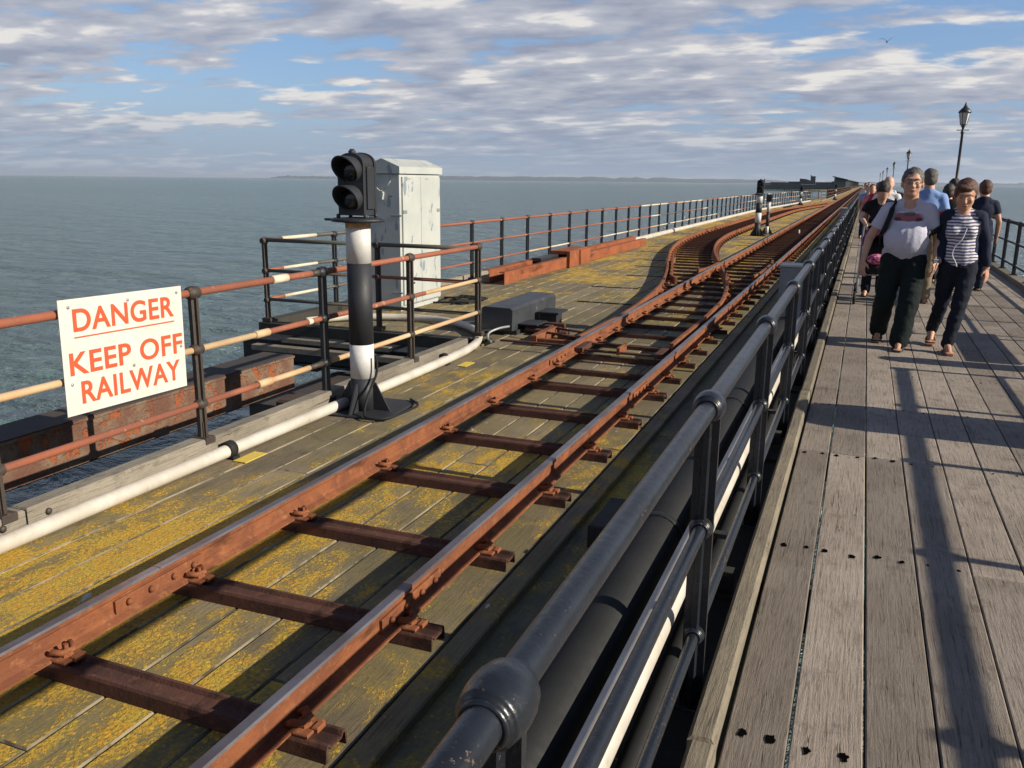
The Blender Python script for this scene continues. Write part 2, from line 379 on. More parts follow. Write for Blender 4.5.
def build_world():
    w = bpy.data.worlds.new('World'); scene.world = w; w.use_nodes = True
    nt = w.node_tree; nt.nodes.clear()
    out = N(nt, 'ShaderNodeOutputWorld'); bg = N(nt, 'ShaderNodeBackground'); L(nt, bg.outputs[0], out.inputs[0])
    sky = N(nt, 'ShaderNodeTexSky', sky_type='NISHITA'); sky.sun_disc = False
    sky.sun_elevation = EL; sky.sun_rotation = math.radians(92.5); sky.air_density = 1.1; sky.dust_density = .6; sky.ozone_density = 2.2
    d = N(nt, 'ShaderNodeTexCoord').outputs['Generated']
    sp = N(nt, 'ShaderNodeSeparateXYZ'); L(nt, d, sp.inputs[0])
    z = math_(nt, 'ADD', math_(nt, 'MAXIMUM', sp.outputs[2], 0.), .11)
    def P(k):
        zz = math_(nt, 'MULTIPLY', z, k)
        c = N(nt, 'ShaderNodeCombineXYZ')
        L(nt, math_(nt, 'DIVIDE', sp.outputs[0], zz), c.inputs[0]); L(nt, math_(nt, 'DIVIDE', sp.outputs[1], zz), c.inputs[1])
        # wider than deep as seen from the pier
        mp = N(nt, 'ShaderNodeMapping'); mp.inputs['Rotation'].default_value = (0, 0, math.radians(-28)); mp.inputs['Scale'].default_value = (.92, 1.25, 1)
        mp.inputs['Location'].default_value = (3.1, 5.9, 0); L(nt, c.outputs[0], mp.inputs['Vector'])
        return mp.outputs[0]
    def dens(k, off=(0, 0, 0)):
        p = vmath(nt, 'ADD', P(k), off)
        a = noise(nt, p, .55, 3, .5, .25); b_ = noise(nt, p, 3.1, 8, .53, .1)
        return math_(nt, 'ADD', math_(nt, 'MULTIPLY', a, .58), math_(nt, 'MULTIPLY', b_, .42))
    d0 = dens(1.0); up = dens(1.09); sunw = dens(1., (.10, .02, 0))
    cover = ramp(nt, d0, .425, .495)
    # light from above and from the sun side
    sh = math_(nt, 'ADD', math_(nt, 'MULTIPLY', math_(nt, 'SUBTRACT', d0, up), 4.6), math_(nt, 'MULTIPLY', math_(nt, 'SUBTRACT', d0, sunw), 2.6))
    thick = ramp(nt, d0, .44, .62)
    lit = math_(nt, 'SUBTRACT', math_(nt, 'ADD', .52, sh), math_(nt, 'MULTIPLY', thick, .26), clamp=True)
    cc = mixc(nt, lit, (.26, .285, .365), (.54, .54, .575))
    cc = mixc(nt, ramp(nt, lit, .62, 1.0), cc, (.72, .69, .65))
    skyc = N(nt, 'ShaderNodeVectorMath', operation='SCALE'); L(nt, sky.outputs[0], skyc.inputs[0]); skyc.inputs['Scale'].default_value = .105
    blue = mixc(nt, .55, skyc.outputs[0], (.145, .29, .60))
    c = mixc(nt, math_(nt, 'MULTIPLY', cover, .93), blue, cc)
    # pale air low down
    hz = ramp(nt, sp.outputs[2], .0, .105, 1, 0)
    c = mixc(nt, math_(nt, 'MULTIPLY', hz, .70), c, (.25, .325, .44))
    c = mixc(nt, ramp(nt, sp.outputs[2], .26, .60, 0, .88), c, (.045, .085, .19))   # overhead, out of view: dimmed and blued to deepen the shadows
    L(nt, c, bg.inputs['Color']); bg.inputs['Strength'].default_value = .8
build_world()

vs = scene.view_settings
vs.view_transform = 'Standard'; vs.look = 'None'; vs.gamma = 1; vs.use_curve_mapping = False; vs.exposure = .55

# ------------------------------------------------------------------ sea, coast
def big_sheet(name, x0, x1, y0, y1, z, m, nx=1, ny=1):
    mb = MB()
    for i in range(nx):
        for j in range(ny):
            a, b_ = x0 + (x1 - x0) * i / nx, x0 + (x1 - x0) * (i + 1) / nx
            c, d = y0 + (y1 - y0) * j / ny, y0 + (y1 - y0) * (j + 1) / ny
            mb.add([(a, c, z), (b_, c, z), (b_, d, z), (a, d, z)], [(0, 1, 2, 3)])
    return mb.build(name, m, kind='structure')
big_sheet('sea', -45000, 45000, -4000, 45000, SEA, M['water'])
M['mud'] = simple('wet_mud', (.20, .185, .165), (.16, .16, .155), .004, .6, bs=0)
mb = MB(); pts = [(150, 590), (330, 560), (600, 700), (760, 1100), (560, 1450), (300, 1300), (190, 1000)]
mb.prism([(x, y) for x, y in pts], SEA - .5, SEA + .03, 'Z'); mb.build('mudflat', M['mud'], kind='structure')
M['land'] = simple('far_land', (.035, .055, .075), (.05, .065, .08), .0012, .9, bs=0)
def coast(a0, a1, dist, hfun, seed):
    """low ridge with depth between two bearings (degrees from +Y, clockwise)"""
    vs = []; fs = []; n = 90; rows = 5
    for i in range(n + 1):
        t = i / n; a = math.radians(a0 + (a1 - a0) * t)
        h = hfun(t) * (.75 + .6 * abs(mnoise.noise(V((t * 14 + seed, seed, 0)))) + .25 * mnoise.noise(V((t * 60, seed, 2))))
        e = min(1, min(t, 1 - t) * 9)
        for k in range(rows):
            q = k / (rows - 1); dd = dist + q * 2600; hh = h * e * math.sin(PI * min(1, .12 + q * .95)) if 0 < k < rows - 1 else 0
            if k == 1: hh = h * e * .55
            vs.append((math.sin(a) * dd, math.cos(a) * dd, SEA - .2 + hh))
    for i in range(n):
        for k in range(rows - 1):
            fs.append((i * rows + k, (i + 1) * rows + k, (i + 1) * rows + k + 1, i * rows + k + 1))
    mb = MB(); mb.add(vs, fs); mb.build('hills', M['land'], kind='structure')
coast(-33.2, -2.2, 12500, lambda t: 85 - 30 * abs(t - .35), 3.)
coast(-37.4, -30.5, 13500, lambda t: 48, 8.)
coast(4.5, 16., 14500, lambda t: 46, 5.)
coast(-6, 6, 15500, lambda t: 50, 12.)

# ------------------------------------------------------------------ walkway
def plank(mb, x0, x1, y0, y1, z1, th=.06, ch=.004, edge=None):
    dz = random.uniform(-.002, .002)
    mb.box(x0, x1, y0, y1, z1 - th + dz, z1 + dz, ch, random.random(), 0, edge)
walk_edges = [-.238, -.058, .150, .352, .567, .775, .985, 1.19, 1.40, 1.605, 1.81, 2.02, 2.225, 2.42]
mb = MB()
for i in range(len(walk_edges) - 1):
    a, b_ = walk_edges[i], walk_edges[i + 1]
    g = [.007, .010, .006, .0035, .008, .005][i % 6]
    if i < 4: js = [-2.5, 1.55 if i < 3 else 1.1, 5.37, 9.42]
    else: js = [-2.5, .1, 3.82, 7.7 if i % 2 else 9.45, 11.3]
    if i < 4: js += [11.3]
    y = 11.3
    while y < 60:
        y += 1.95 if (i * 7 + int(y)) % 3 else 3.9
        js.append(y)
    while y < 900: y += 60; js.append(y)
    for p, q in zip(js, js[1:]):
        plank(mb, a + g / 2, b_ - g / 2, p + .0025, q - .0025, 0)
mb.build('walkway', M['walk'], kind='structure')
# countersunk bolt holes in the boards over the joists
M['hole'] = simple('bolt_hole', (.004, .0035, .003), None, 5, .95, bs=0, spec=0)
mb = MB()
def hole(x, y, r=.011, z=.0035):
    n = 13; vs = [(x, y, z)]; 
    for k in range(n):
        t = 2 * PI * k / n; q = r * random.uniform(.6, 1.3); vs.append((x + q * math.cos(t), y + q * math.sin(t) * 1.6, z))
    mb.add(vs, [(0, 1 + k, 1 + (k + 1) % n) for k in range(n)])
for y in (-.3, 2.34, 3.84, 5.34, 6.63, 7.9, 9.4, 11.25, 13.2, 15.2, 17.15):
    for i in range(len(walk_edges) - 1):
        a, b_ = walk_edges[i], walk_edges[i + 1]
        strong = (y in (2.34, 5.34) and i < 3) or (y == 3.84 and i < 3) 
        if strong or random.random() < .55:
            rr = .0125 if strong else .0075
            hole(a + .045 + random.uniform(-.01, .01), y + random.uniform(-.025, .025), rr * random.uniform(.8, 1.15))
            hole(b_ - .045 + random.uniform(-.01, .01), y + random.uniform(-.025, .025), rr * random.uniform(.8, 1.15))
mb.build('walkway_bolt_holes', M['hole'], kind='structure')

def kerb(name, x0, x1, z0, z1, y0, y1, mats, label, joint=3.9, ch=.012):
    mb = MB(); y = y0
    while y < y1:
        L_ = joint if y < 80 else 60
        mb.box(x0 + random.uniform(-.004, .004), x1 + random.uniform(-.004, .004), y + .002, y + L_ - .002, z0, z1 + random.uniform(-.003, .003), ch, random.random()); y += L_
    return mb.build(name, mats, label=label, cat='kerb')
kerb('timber_kerb', -.325, -.247, -.12, .055, -2.4, 900, M['kerb'], 'weathered timber kerb along the walkway beside the black railing', 4.6)
kerb('timber_kerb', 2.423, 2.60, -.12, .075, -2.4, 900, M['kerb'], 'broad timber kerb under the seaward railing on the right of the walkway')

# beams and piles that carry the pier
pf = thing('pier_substructure', (0, 0, -.4), 'dark steel beams and piles carrying the pier over the water', 'pier frame')
def beam(x, y0, y1, z0, z1, w=.16):
    MB().box(x - w / 2, x + w / 2, y0, y1, z0, z1).build('beam', M['dark_wood'], pf)
for x in (-.5, .35, 1.25, 2.35): beam(x, -3, 880, -.62, -.17)
for x in (-1.05, -2.0, -3.2): beam(x, -3, 880, -.62, -.17)
beam(-4.6, 8.3, 60, -.62, -.17); beam(-5.9, 8.3, 60, -.62, -.17, .2)
mb = MB()
for k in range(-2, 60):
    y = k * 1.95 + 1.5; mb.box(-.44, 2.4, y - .1, y + .1, -.165, -.065); 
tag(mb.build('joists', M['dark_wood'], pf), kind='stuff')
for k in range(0, 24):
    y = 4 + k * 9
    for x in (-3.1, -1.0, 1.2):
        MB().tube([(x, y, SEA - 1), (x, y, -.63)], .16, 10).build('pile', M['dark_wood'], pf)

# ------------------------------------------------------------------ railway deck
def deck_edge_x(y):
    if y < 8.15: return -3.43
    if y < 55: return -6.12
    if y < 86: return -6.12 + (y - 55) / 31 * 1.25
    return -3.75
mb = MB(); 
xs = [-1.0]; ws = [.225, .21, .23, .22, .24, .215]
x = -1.275; edges = [-.80, -1.04, -1.275]
k = 0
while x > -6.2: x -= ws[k % 6] + random.uniform(-.012, .012); edges.append(x); k += 1
for i in range(len(edges) - 1):
    b_, a = edges[i], edges[i + 1]; g = random.uniform(.004, .010)
    y = -2.6 + random.uniform(-2, 0); top = DECK - (.035 if b_ > -1.2 else 0)
    while y < 560:
        Ln = random.uniform(3.3, 5.2) if y < 60 else 45
        y2 = y + Ln; lo = a + g / 2
        y0_, y1_ = y, y2
        if b_ < -3.40 and y2 < 8.2: y = y2; continue
        if b_ < -3.40 and y0_ < 8.2: y0_ = 8.2
        if lo < -3.46 and y0_ < 8.0: lo = -3.462
        lim = deck_edge_x((y0_ + y1_) / 2)
        if b_ < (lim if y0_ > 8.1 else -3.46) + .05: y = y2; continue
        plank(mb, max(lo, lim) if y0_ > 8.1 else max(lo, -3.462), b_ - g / 2, y0_ + .002, y1_ - .002, top, .06, .006, 1); y = y2
mb.build('railway_deck', [M['deck'], M['deck_edge']], kind='structure')
mb = MB(); y = -2.6
while y < 300: mb.box(-1.262, -1.165, y, y + 4.4, -.12, -.044, .006, random.random()); y += 4.404
mb.build('deck_edge_timber', M['deck'], kind='structure')
# heavy cross timbers seen in the gaps of the deck
mb = MB()
for k in range(0, 60):
    y = -1 + k * 1.9; mb.box(max(deck_edge_x(y), deck_edge_x(y - .5)) + .1, -.82, y - .1, y + .1, -.165, -.125)
mb.build('cross_timbers', M['dark_wood'], kind='structure')
# dark slots across the deck by the turnout
mb = MB()
for x, y in ((-3.55, 13.3), (-3.45, 15.2), (-3.9, 18.4), (-4.5, 20.6), (-3.75, 17.0), (-4.75, 22.4), (-3.2, 11.5)):
    mb.box(x - .42, x + .35, y - .03, y + .03, DECK + .002, DECK + .006)
for x, y in ((-3.05, 16.3), (-2.9, 32.2), (-3.1, 26.6)): mb.box(x - .4, x + .4, y - .02, y + .02, DECK + .002, DECK + .006)
mb.build('deck_slots', M['hole'], kind='structure')
mb = MB()
for x, y, a in ((-3.30, 4.0, .1), (-3.25, 6.98, .05), (-3.2, 1.2, .1)):
    mb.box(x - .045, x + .045, y - .10, y + .10, DECK + .004, DECK + .008)
tag(mb.build('yellow_marking', M['yellow'], kind='structure'))

# kerb on the seaward side of the near deck
mb = MB(); y = -2.6
for y0_, y1_ in ((-2.6, 2.62), (2.63, 5.6), (5.61, 7.5)):
    mb.box(-3.575, -3.47, y0_, y1_, -.30, .095, .008, random.random())
for y in (2.5, 2.5, 2.75): pass
ok = mb.build('kerb_beam', M['kerb_pale'], label='grey timber kerb beam beneath the sign and rusty railing, over the water', cat='kerb')
mb = MB()
for y in (2.50, 2.74):
    for z in (.045, -.03): mb.lathe([(.017, 0), (.017, .008), (.009, .014)], (-3.47, y, z), 'X', 8)
mb.build('bolt', M['post_brown'], ok)
mb = MB(); y = 8.2
while y < 86:
    xa = deck_edge_x(min(y + 2, 54)) - .02 if y < 55 else deck_edge_x(y + 2) - .02
    mb.box(xa - .10, xa, y, y + 3.9, -.30, .03, .008, random.random()); y += 3.904
while y < 400: mb.box(-3.85, -3.75, y, y + 30, -.3, .05, .008, .5); y += 30.004
mb.build('kerb_beam', M['kerb_pale'], label='long pale timber kerb beam under the far rusty railing beside the siding', cat='kerb')

# ------------------------------------------------------------------ white pipes
def pipe_thing(name, pts, r, m, label, cat, brackets=()):
    o = thing(name, pts[0], label, cat)
    MB().tube(pts, r, 14).build('pipe', m, o)
    for p in brackets:
        MB().lathe([(r * 1.02, -.03), (r * 1.3, -.028), (r * 1.3, .028), (r * 1.02, .03)], p, 'Y', 14).box(p[0] - .07, p[0] + .055, p[1] - .03, p[1] + .03, p[2] - r - .012, p[2] - r + .006).build('clip', M['black_pipe'], o)
    return o
pp = [(-3.42, -2.5), (-3.42, 2), (-3.41, 4.5), (-3.40, 5.6), (-3.41, 6.8), (-3.45, 7.5), (-3.58, 8.0), (-3.82, 8.45), (-4.2, 8.8), (-4.7, 8.95), (-5.2, 8.85), (-5.6, 8.6), (-5.85, 8.2)]
def smooth_path(pts, z, n=8):
    P_ = [V((*p, z)) if len(p) == 2 else V(p) for p in pts]; out = []
    for i in range(len(P_) - 1):
        p0, p1, p2, p3 = P_[max(i - 1, 0)], P_[i], P_[i + 1], P_[min(i + 2, len(P_) - 1)]
        for k in range(n):
            t = k / n; out.append(.5 * ((2 * p1) + (p2 - p0) * t + (2 * p0 - 5 * p1 + 4 * p2 - p3) * t * t + (3 * p1 - p0 - 3 * p2 + p3) * t**3))
    out.append(P_[-1]); return out
pipe_thing('white_pipe', smooth_path(pp, DECK + .050), .040, M['white_pipe'], 'white plastic pipe running along the deck edge past the near signal and curving left', 'pipe', [(-3.415, 3.95, DECK + .055), (-3.44, 6.9, DECK + .055), (-3.42, .9, DECK + .055)])
pts = [(-5.82, 22.8), (-5.86, 30), (-5.88, 40), (-5.86, 54), (-5.4, 66), (-4.75, 86)]
pipe_thing('white_pipe', smooth_path(pts, DECK + .07, 6), .07, M['white_pipe'], 'thin-looking white pipe along the foot of the far railing beyond the orange girders', 'pipe')

# ------------------------------------------------------------------ railings
def ball(mb, x, y, z, r, axis, mi=0, l=1.):
    h = [(.58, 1.12), (.66, 1.16), (.74, 1.10), (.74, .98), (.70, .94), (.84, .86), (.90, .80), (.90, .70), (.97, .45), (1.0, .2)]
    p = [(r * a, -r * b_ * l) for a, b_ in h] + [(r * a, r * b_ * l) for a, b_ in h[::-1]]
    mb.lathe(p, (x, y, z), axis, 24, mi)
def cruciform(w, d, t):
    a, b_, c = w / 2, d / 2, t / 2
    return [(-a, -c), (-c * 1.5, -c), (-c, -b_), (c, -b_), (c * 1.5, -c), (a, -c), (a, c), (c * 1.5, c), (c, b_), (-c, b_), (-c * 1.5, c), (-a, c)]
def make_post(levels, foot, w, d, r0, axis='Y', n=0):
    """cast-iron post: ribbed shaft, swollen collars where the rails pass, spreading foot"""
    mb = MB(); top = levels[0][0]
    mb.prism(cruciform(w, d, .018), foot, top, 'Z')
    mb.prism([(-w * .3, -d * .3), (w * .3, -d * .3), (w * .3, d * .3), (-w * .3, d * .3)], foot, foot + .10, 'Z')
    mb.box(-w * .9, w * .9, -d * .8, d * .8, foot - .03, foot + .012, .004)
    for z, rr in levels: ball(mb, 0, 0, z, rr, axis)
    return mb
# --- near black railing
lv = [(.937, .049), (.545, .038), (.177, .034)]
nr = thing('black_railing', (-.38, .9, 0), 'black iron railing with three round rails between walkway and railway', 'railing')
pm = make_post(lv, -.09, .072, .058, .06).mesh('post', [M['black_rail']])
ny = [-.74 + 1.655 * k for k in range(0, 80)]
for y in ny: link('post', pm, nr, (-.38, y, 0))
for z, r in ((.937, .0285), (.545, .0205), (.177, .018)):
    mb = MB(); mb.tube([(-.38, -2, z)] + [(-.38, y, z + random.uniform(-.003, .003)) for y in ny[1:]] + [(-.38, 420, z)], r, 20)
    mb.build('rail', M['black_rail'], nr)
# --- railing on the seaward side of the walkway
lvr = [(.95, .045), (.60, .038), (.23, .036)]
pmr = make_post(lvr, .085, .06, .06, .05).mesh('post', [M['black']])
def right_rail(x, y0, y1, n, label, k_=1.):
    t = thing('black_railing', (x, y0, 0), label, 'railing')
    st = (y1 - y0) / n
    for k in range(n + 1): link('post', pmr, t, (x, y0 + st * k, 0)).scale = (1, 1, k_)
    for z, r in ((.95 * k_, .029), (.60 * k_, .0155), (.23 * k_, .0155)): MB().tube([(x, y0, z), (x, y1, z)], r, 10).build('rail', M['black'], t)
    return t
right_rail(2.52, -1.72, 8.2, 7, 'black railing on the seaward side nearest the camera, unseen at the right, added for its shadow', 1.065)  # unseen stretch, made taller so its shadow lands on the boards
t_far = right_rail(2.52, 10.3, 10.3 + 1.382 * 85, 85, 'black iron railing along the seaward right edge of the walkway')
MB().tube([(2.52, 130, .95), (2.52, 700, .95)], .03, 8).tube([(2.52, 130, .6), (2.52, 700, .6)], .02, 6).build('rail', M['black'], t_far)
# --- rusty railing on the left
lvl = [(.955, .040), (.625, .036), (.30, .034)]
pml = make_post(lvl, .09, .062, .05, .04).mesh('post', [M['post_brown']])
pmb = make_post(lvl, .04, .062, .05, .04).mesh('post', [M['black']])
RM = [M['pipe_rust'], M['pipe_cream'], M['pipe_white'], M['post_brown'], M['pipe_grey']]
def rail_run(parent, pts, z, r, segs, n=12):
    """segs: list of (fraction end, material) along the polyline"""
    mb = MB(); P_ = [V((x, y, z)) for x, y in pts]
    ln = [0]
    for a, b_ in zip(P_, P_[1:]): ln.append(ln[-1] + (b_ - a).length)
    tot = ln[-1]
    def at(s_):
        for i in range(len(ln) - 1):
            if s_ <= ln[i + 1] + 1e-6: return P_[i].lerp(P_[i + 1], (s_ - ln[i]) / max(1e-6, ln[i + 1] - ln[i]))
        return P_[-1]
    s0 = 0
    for s1, mi, rr in segs:
        s1 = min(s1, tot); mid = [at(x) for x in ln if s0 + 1e-3 < x < s1 - 1e-3]
        q = [at(s0)] + [at(x) for x in ln if s0 + 1e-3 < x < s1 - 1e-3] + [at(s1)]
        if (q[-1] - q[0]).length > 1e-4: mb.tube(q, r * rr, n, mi=mi)
        s0 = s1
        if s1 >= tot: break
    return mb.build('rail', RM, parent)
lr = thing('rusty_railing', (-3.52, -.2, 0), 'rusty iron railing at the deck edge carrying the danger sign', 'railing')
for y in (-1.35, -.05, 1.25, 2.54, 3.86, 5.15, 6.44, 7.85):
    link('post', pmb if y in (5.15,) else pml, lr, (-3.52, y, 0))
rail_run(lr, [(-3.52, -2.6), (-3.52, 7.85)], .955, .0225, [(7.18, 0, 1), (7.34, 2, 1.25), (7.62, 0, 1), (7.75, 3, 1.1), (99, 0, 1)])
rail_run(lr, [(-3.52, -2.6), (-3.52, 7.85)], .625, .0195, [(6.98, 1, 1), (7.12, 1, 1.3), (7.55, 0, 1), (7.60, 2, 1.15), (7.72, 0, 1), (7.8, 3, 1.1), (9.3, 0, 1), (99, 1, .95)])
rail_run(lr, [(-3.52, -2.6), (-3.52, 7.85)], .30, .0195, [(6.7, 0, 1), (6.98, 0, 1), (7.12, 1, 1.35), (7.55, 1, 1), (7.8, 3, 1.05), (99, 1, 1)])
# enclosure round the service platform
en = thing('platform_railing', (-6.1, 7.85, 0), 'brown and cream iron railing boxing in the platform in front of the cabinet', 'railing')
for x, y, m in ((-6.1, 7.85, pml), (-4.68, 7.87, pml), (-6.1, 9.22, pmb), (-6.1, 10.5, pmb)): link('post', m, en, (x, y, -.03))
for z, r in ((.935, .0215), (.60, .018), (.28, .018)):
    rail_run(en, [(-6.1, 7.85), (-3.56, 7.85)], z, r, [(1.25, 4, 1), (99, 4 if z > .9 else (0 if z > .5 else 4), 1)])
    rail_run(en, [(-6.1, 7.88), (-6.1, 10.5)], z, r, [(.28, 4 if z > .9 else 0, 1), (.95, 2, 1), (99, 4, 1)])
# long railing behind the siding
lf = thing('rusty_railing', (-5.98, 12, 0), 'long rusty and cream railing running into the distance beside the siding', 'railing')
fy = [11.8 + 1.29 * k for k in range(0, 58)]
def lfx(y): return -5.98 if y < 55 else -5.98 + (y - 55) / 31 * 1.25
for y in fy: link('post', pmb, lf, (lfx(y), y, -.04))
random.seed(21)
for z, r, w in ((.915, .022, (0, 0, 0, 0)), (.585, .018, (0, 0, 0, 0)), (.26, .018, (0, 2, 0, 1))):
    segs = []; s_ = 0
    while s_ < 80:
        s_ += random.choice((1.3, 2.6, 3.9)); segs.append((s_, (random.choice(w) if s_ < 16 else random.choice((0, 2, 4, 1))), 1))
    rail_run(lf, [(-5.98, 10.5), (-5.98, 55), (lfx(fy[-1]), fy[-1])], z, r, segs, 8)
# farther railings, past the recess
M['fence_far'] = M['pipe_rust']
lg = thing('rusty_railing', (-4.0, 98, 0), 'distant brown railing at the track side just before the pier head', 'railing')
for k in range(0, 100): link('post', pml, lg, (-3.8, 98 + 1.45 * k, -.04))
for z in (.915, .585, .26): MB().tube([(-3.8, 98, z), (-3.8, 420, z)], .028, 6).build('rail', M['pipe_rust'], lg)
lh = thing('recess_railing', (-9, 100, -.2), 'pale thin railing across the recess between the two left railings', 'railing')
for k in range(5): link('post', pmb, lh, (-7.6 + k * .95, 100.5, -.05))
for z in (.9, .58, .26): MB().tube([(-7.6, 100.5, z), (-3.8, 100.5, z)], .028, 6).build('rail', M['pipe_white'], lh)

# ------------------------------------------------------------------ pipes under and beside the near railing
def support_pipe(x, z, r, m, label, y0=-2.2, y1=300):
    t = thing('service_pipe', (x, y0, z), label, 'pipe')
    MB().tube([(x, y0, z), (x, 6, z), (x, 20, z), (x, y1, z)], r, 22).build('pipe', m, t)
    return t
t = support_pipe(-.685, .132, .097, M['black_pipe'], 'thick black pipe just behind the near black railing')
for k in range(18):
    y = 1.2 + k * 2.2
    MB().lathe([(.099, -.02), (.104, -.02), (.104, .02), (.099, .02)], (-.685, y, .132), 'Y', 20).build('strap', M['black_pipe'], t)
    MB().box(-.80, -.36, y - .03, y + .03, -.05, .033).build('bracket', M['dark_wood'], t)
t = support_pipe(-.505, .195, .052, M['white_pipe'], 'white conduit between the thick black pipe and the railing')
for k in range(14): MB().box(-.56, -.40, 1.3 + k * 2.2, 1.34 + k * 2.2, .12, .142).build('bracket', M['black'], t)
support_pipe(-.445, .06, .035, M['black_pipe'], 'thin black cable pipe low against the walkway kerb')
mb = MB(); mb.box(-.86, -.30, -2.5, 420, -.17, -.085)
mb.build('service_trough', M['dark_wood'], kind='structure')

# ------------------------------------------------------------------ tracks
XL, XR = -2.435, -1.465
RZ = .005
rail_prof = [(-.048, 0), (-.048, .007), (-.022, .018), (-.012, .030), (-.011, .080), (-.020, .088), (-.022, .104), (-.0165, .111), (.0165, .111), (.022, .104), (.020, .088), (.011, .080), (.012, .030), (.022, .018), (.048, .007), (.048, 0)]
rail_mis = [0] * 16
for k in (6, 7): rail_mis[k] = 1
rail_mis2 = [0] * 16
def rail_mesh(pts, top=True):
    mb = MB(); mb.sweep(rail_prof, [(x, y, RZ) for x, y in pts][::-1], rail_mis if top else rail_mis2, True); return mb
_t = [(-.056, -.05), (-.052, -.006), (-.046, .003), (-.034, .004), (-.025, -.010), (.025, -.010), (.034, .004), (.046, .003), (.052, -.006), (.056, -.05)]
_u = [(-.049, -.05), (-.045, -.010), (-.041, -.004), (-.037, -.004), (-.028, -.018), (.028, -.018), (.037, -.004), (.041, -.004), (.045, -.010), (.049, -.05)]
slp = _t + _u[::-1]
slim = [(a * .5, b_ - .010) for a, b_ in _t]
def sleeper_mesh(x0, x1, pr=None):
    mb = MB(); mb.prism(pr or slp, x0, x1, 'X'); return mb.mesh('sleeper', [M['rust_dark']])
def clip_mesh():
    mb = MB()    # bolted clip: base plate, bent jaw, bolt and nut
    mb.box(.030, .105, -.045, .045, .004, .016, .003)
    mb.tube([(.02, -.03, .020), (.045, -.035, .040), (.070, -.02, .034), (.075, .02, .030), (.045, .035, .042), (.02, .03, .020)], .011, 7)
    mb.lathe([(.022, .016), (.022, .034), (.009, .036), (.009, .058)], (.066, 0, 0), 'Z', 6, smooth=False)
    mb.box(.095, .118, -.012, .03, .004, .022, .003)
    return mb
cm = clip_mesh().mesh('clip', [M['rust']])
mbm = clip_mesh(); mbm.v = [(-x, -y, z) for x, y, z in mbm.v]; cml = mbm.mesh('clip', [M['rust']])
def fishplate(parent, x, y, side):
    mb = MB(); s_ = side
    mb.box(*sorted((x + s_ * .010, x + s_ * .024)), y - .23, y + .23, RZ + .022, RZ + .076, .003)
    for k in (-.17, -.06, .06, .17): mb.lathe([(.013, 0), (.013, .010), (.007, .016)] if s_ > 0 else [(.007, -.016), (.013, -.010), (.013, 0)], (x + s_ * .024, y + k, RZ + .05), 'X', 8)
    mb.box(x - .0215, x + .0215, y - .002, y + .002, RZ + .09, RZ + .1115)
    return mb
mt = thing('main_track', (-1.95, 0, DECK), 'straight rusty narrow-gauge track with worn bright rail tops and steel sleepers', 'railway track')
straight = [(0, -2.5 + k) for k in range(0, 20)] + [(0, 20 + 10 * k) for k in range(0, 56)]
for X_ in (XL, XR):
    r_ = rail_mesh([(X_, y) for _, y in straight]).build('rail', [M['rust'], M['rail_top']], mt)
    for y, s_ in ([(2.36, 1), (7.15, 1), (15.7, 1), (24, 1)] if X_ == XL else [(2.62, 1), (6.25, 1), (11.4, 1), (20, 1)]):
        fishplate(mt, X_, y, s_).build('fishplate', [M['rust']], r_)
sm_main = sleeper_mesh(-.66, .66); sm_slim = sleeper_mesh(-.66, .66, slim)
sy = [-1.3, -.35, .75, 1.15 * 1.6 + .03, 2.52, 3.23, 4.03, 4.83, 5.6, 6.42, 7.03]
sy[3] = 1.87
y = 7.03
while len(sy) < 78: y += .66; sy.append(y)
for i, y in enumerate(sy):
    s_ = link('sleeper', sm_main if i < 10 else sm_slim, mt, (-1.95, y, 0))
    s_.rotation_euler = (0, 0, random.uniform(-.01, .01))
    if i < 60:
        for X_, me in ((XR, cm), (XL, cm), (XR, cml), (XL, cml)):
            if me is cml and i > 26: continue
            link('clip', me, s_, (X_, y, 0))
mb = MB()
while y < 380: y += .75; mb.box(-2.6, -1.3, y - .07, y + .07, -.05, .0)
tag(mb.build('sleeper', M['rust_dark'], mt), kind='stuff')

# siding (turnout to the left, loops back far down the pier)
ctab = [(-1.95, 6.4), (-1.965, 8), (-2.01, 10), (-2.11, 11.5), (-2.27, 13), (-2.61, 15), (-3.01, 17), (-3.57, 20), (-3.96, 23), (-4.17, 26), (-4.25, 29), (-4.25, 48), (-4.05, 56), (-3.2, 68), (-2.45, 79), (-2.05, 88)]
cpath = catmull(ctab, .3)
def offset(path, d):
    out = []
    for i, p in enumerate(path):
        a = V((*path[max(i - 1, 0)], 0)); b_ = V((*path[min(i + 1, len(path) - 1)], 0)); t = (b_ - a).normalized()
        out.append((p[0] + t.y * d, p[1] - t.x * d))
    return out
st = thing('siding_track', (-4.2, 20, DECK), 'rusty siding track with brown rail tops curving away left from the points', 'railway track')
Lp = [p for p in offset(cpath, -.485) if p[1] > 9.0 and p[1] < 82]
Rp = [p for p in offset(cpath, .485) if p[1] > 12.0 and p[1] < 84]
Lp = [(-2.497, 8.0)] + Lp
blade = [(-1.565, 7.95), (-1.56, 9), (-1.565, 10), (-1.60, 11.3)]
Rp = blade + Rp
cut = [i for i, p in enumerate(Rp) if abs(p[0] - XL) < .055]
rail_mesh(Lp).build('rail', [M['rust'], M['rust']], st)
a = [p for p in Rp if p[0] > XL + .062]; b_ = [p for p in Rp if p[0] < XL - .062]
seg1 = [p for p in a if p[1] < 30]; seg3 = [p for p in a if p[1] > 50]
r1 = rail_mesh(seg1).build('rail', [M['rust'], M['rust']], st)
rail_mesh(b_).build('rail', [M['rust'], M['rust']], st)
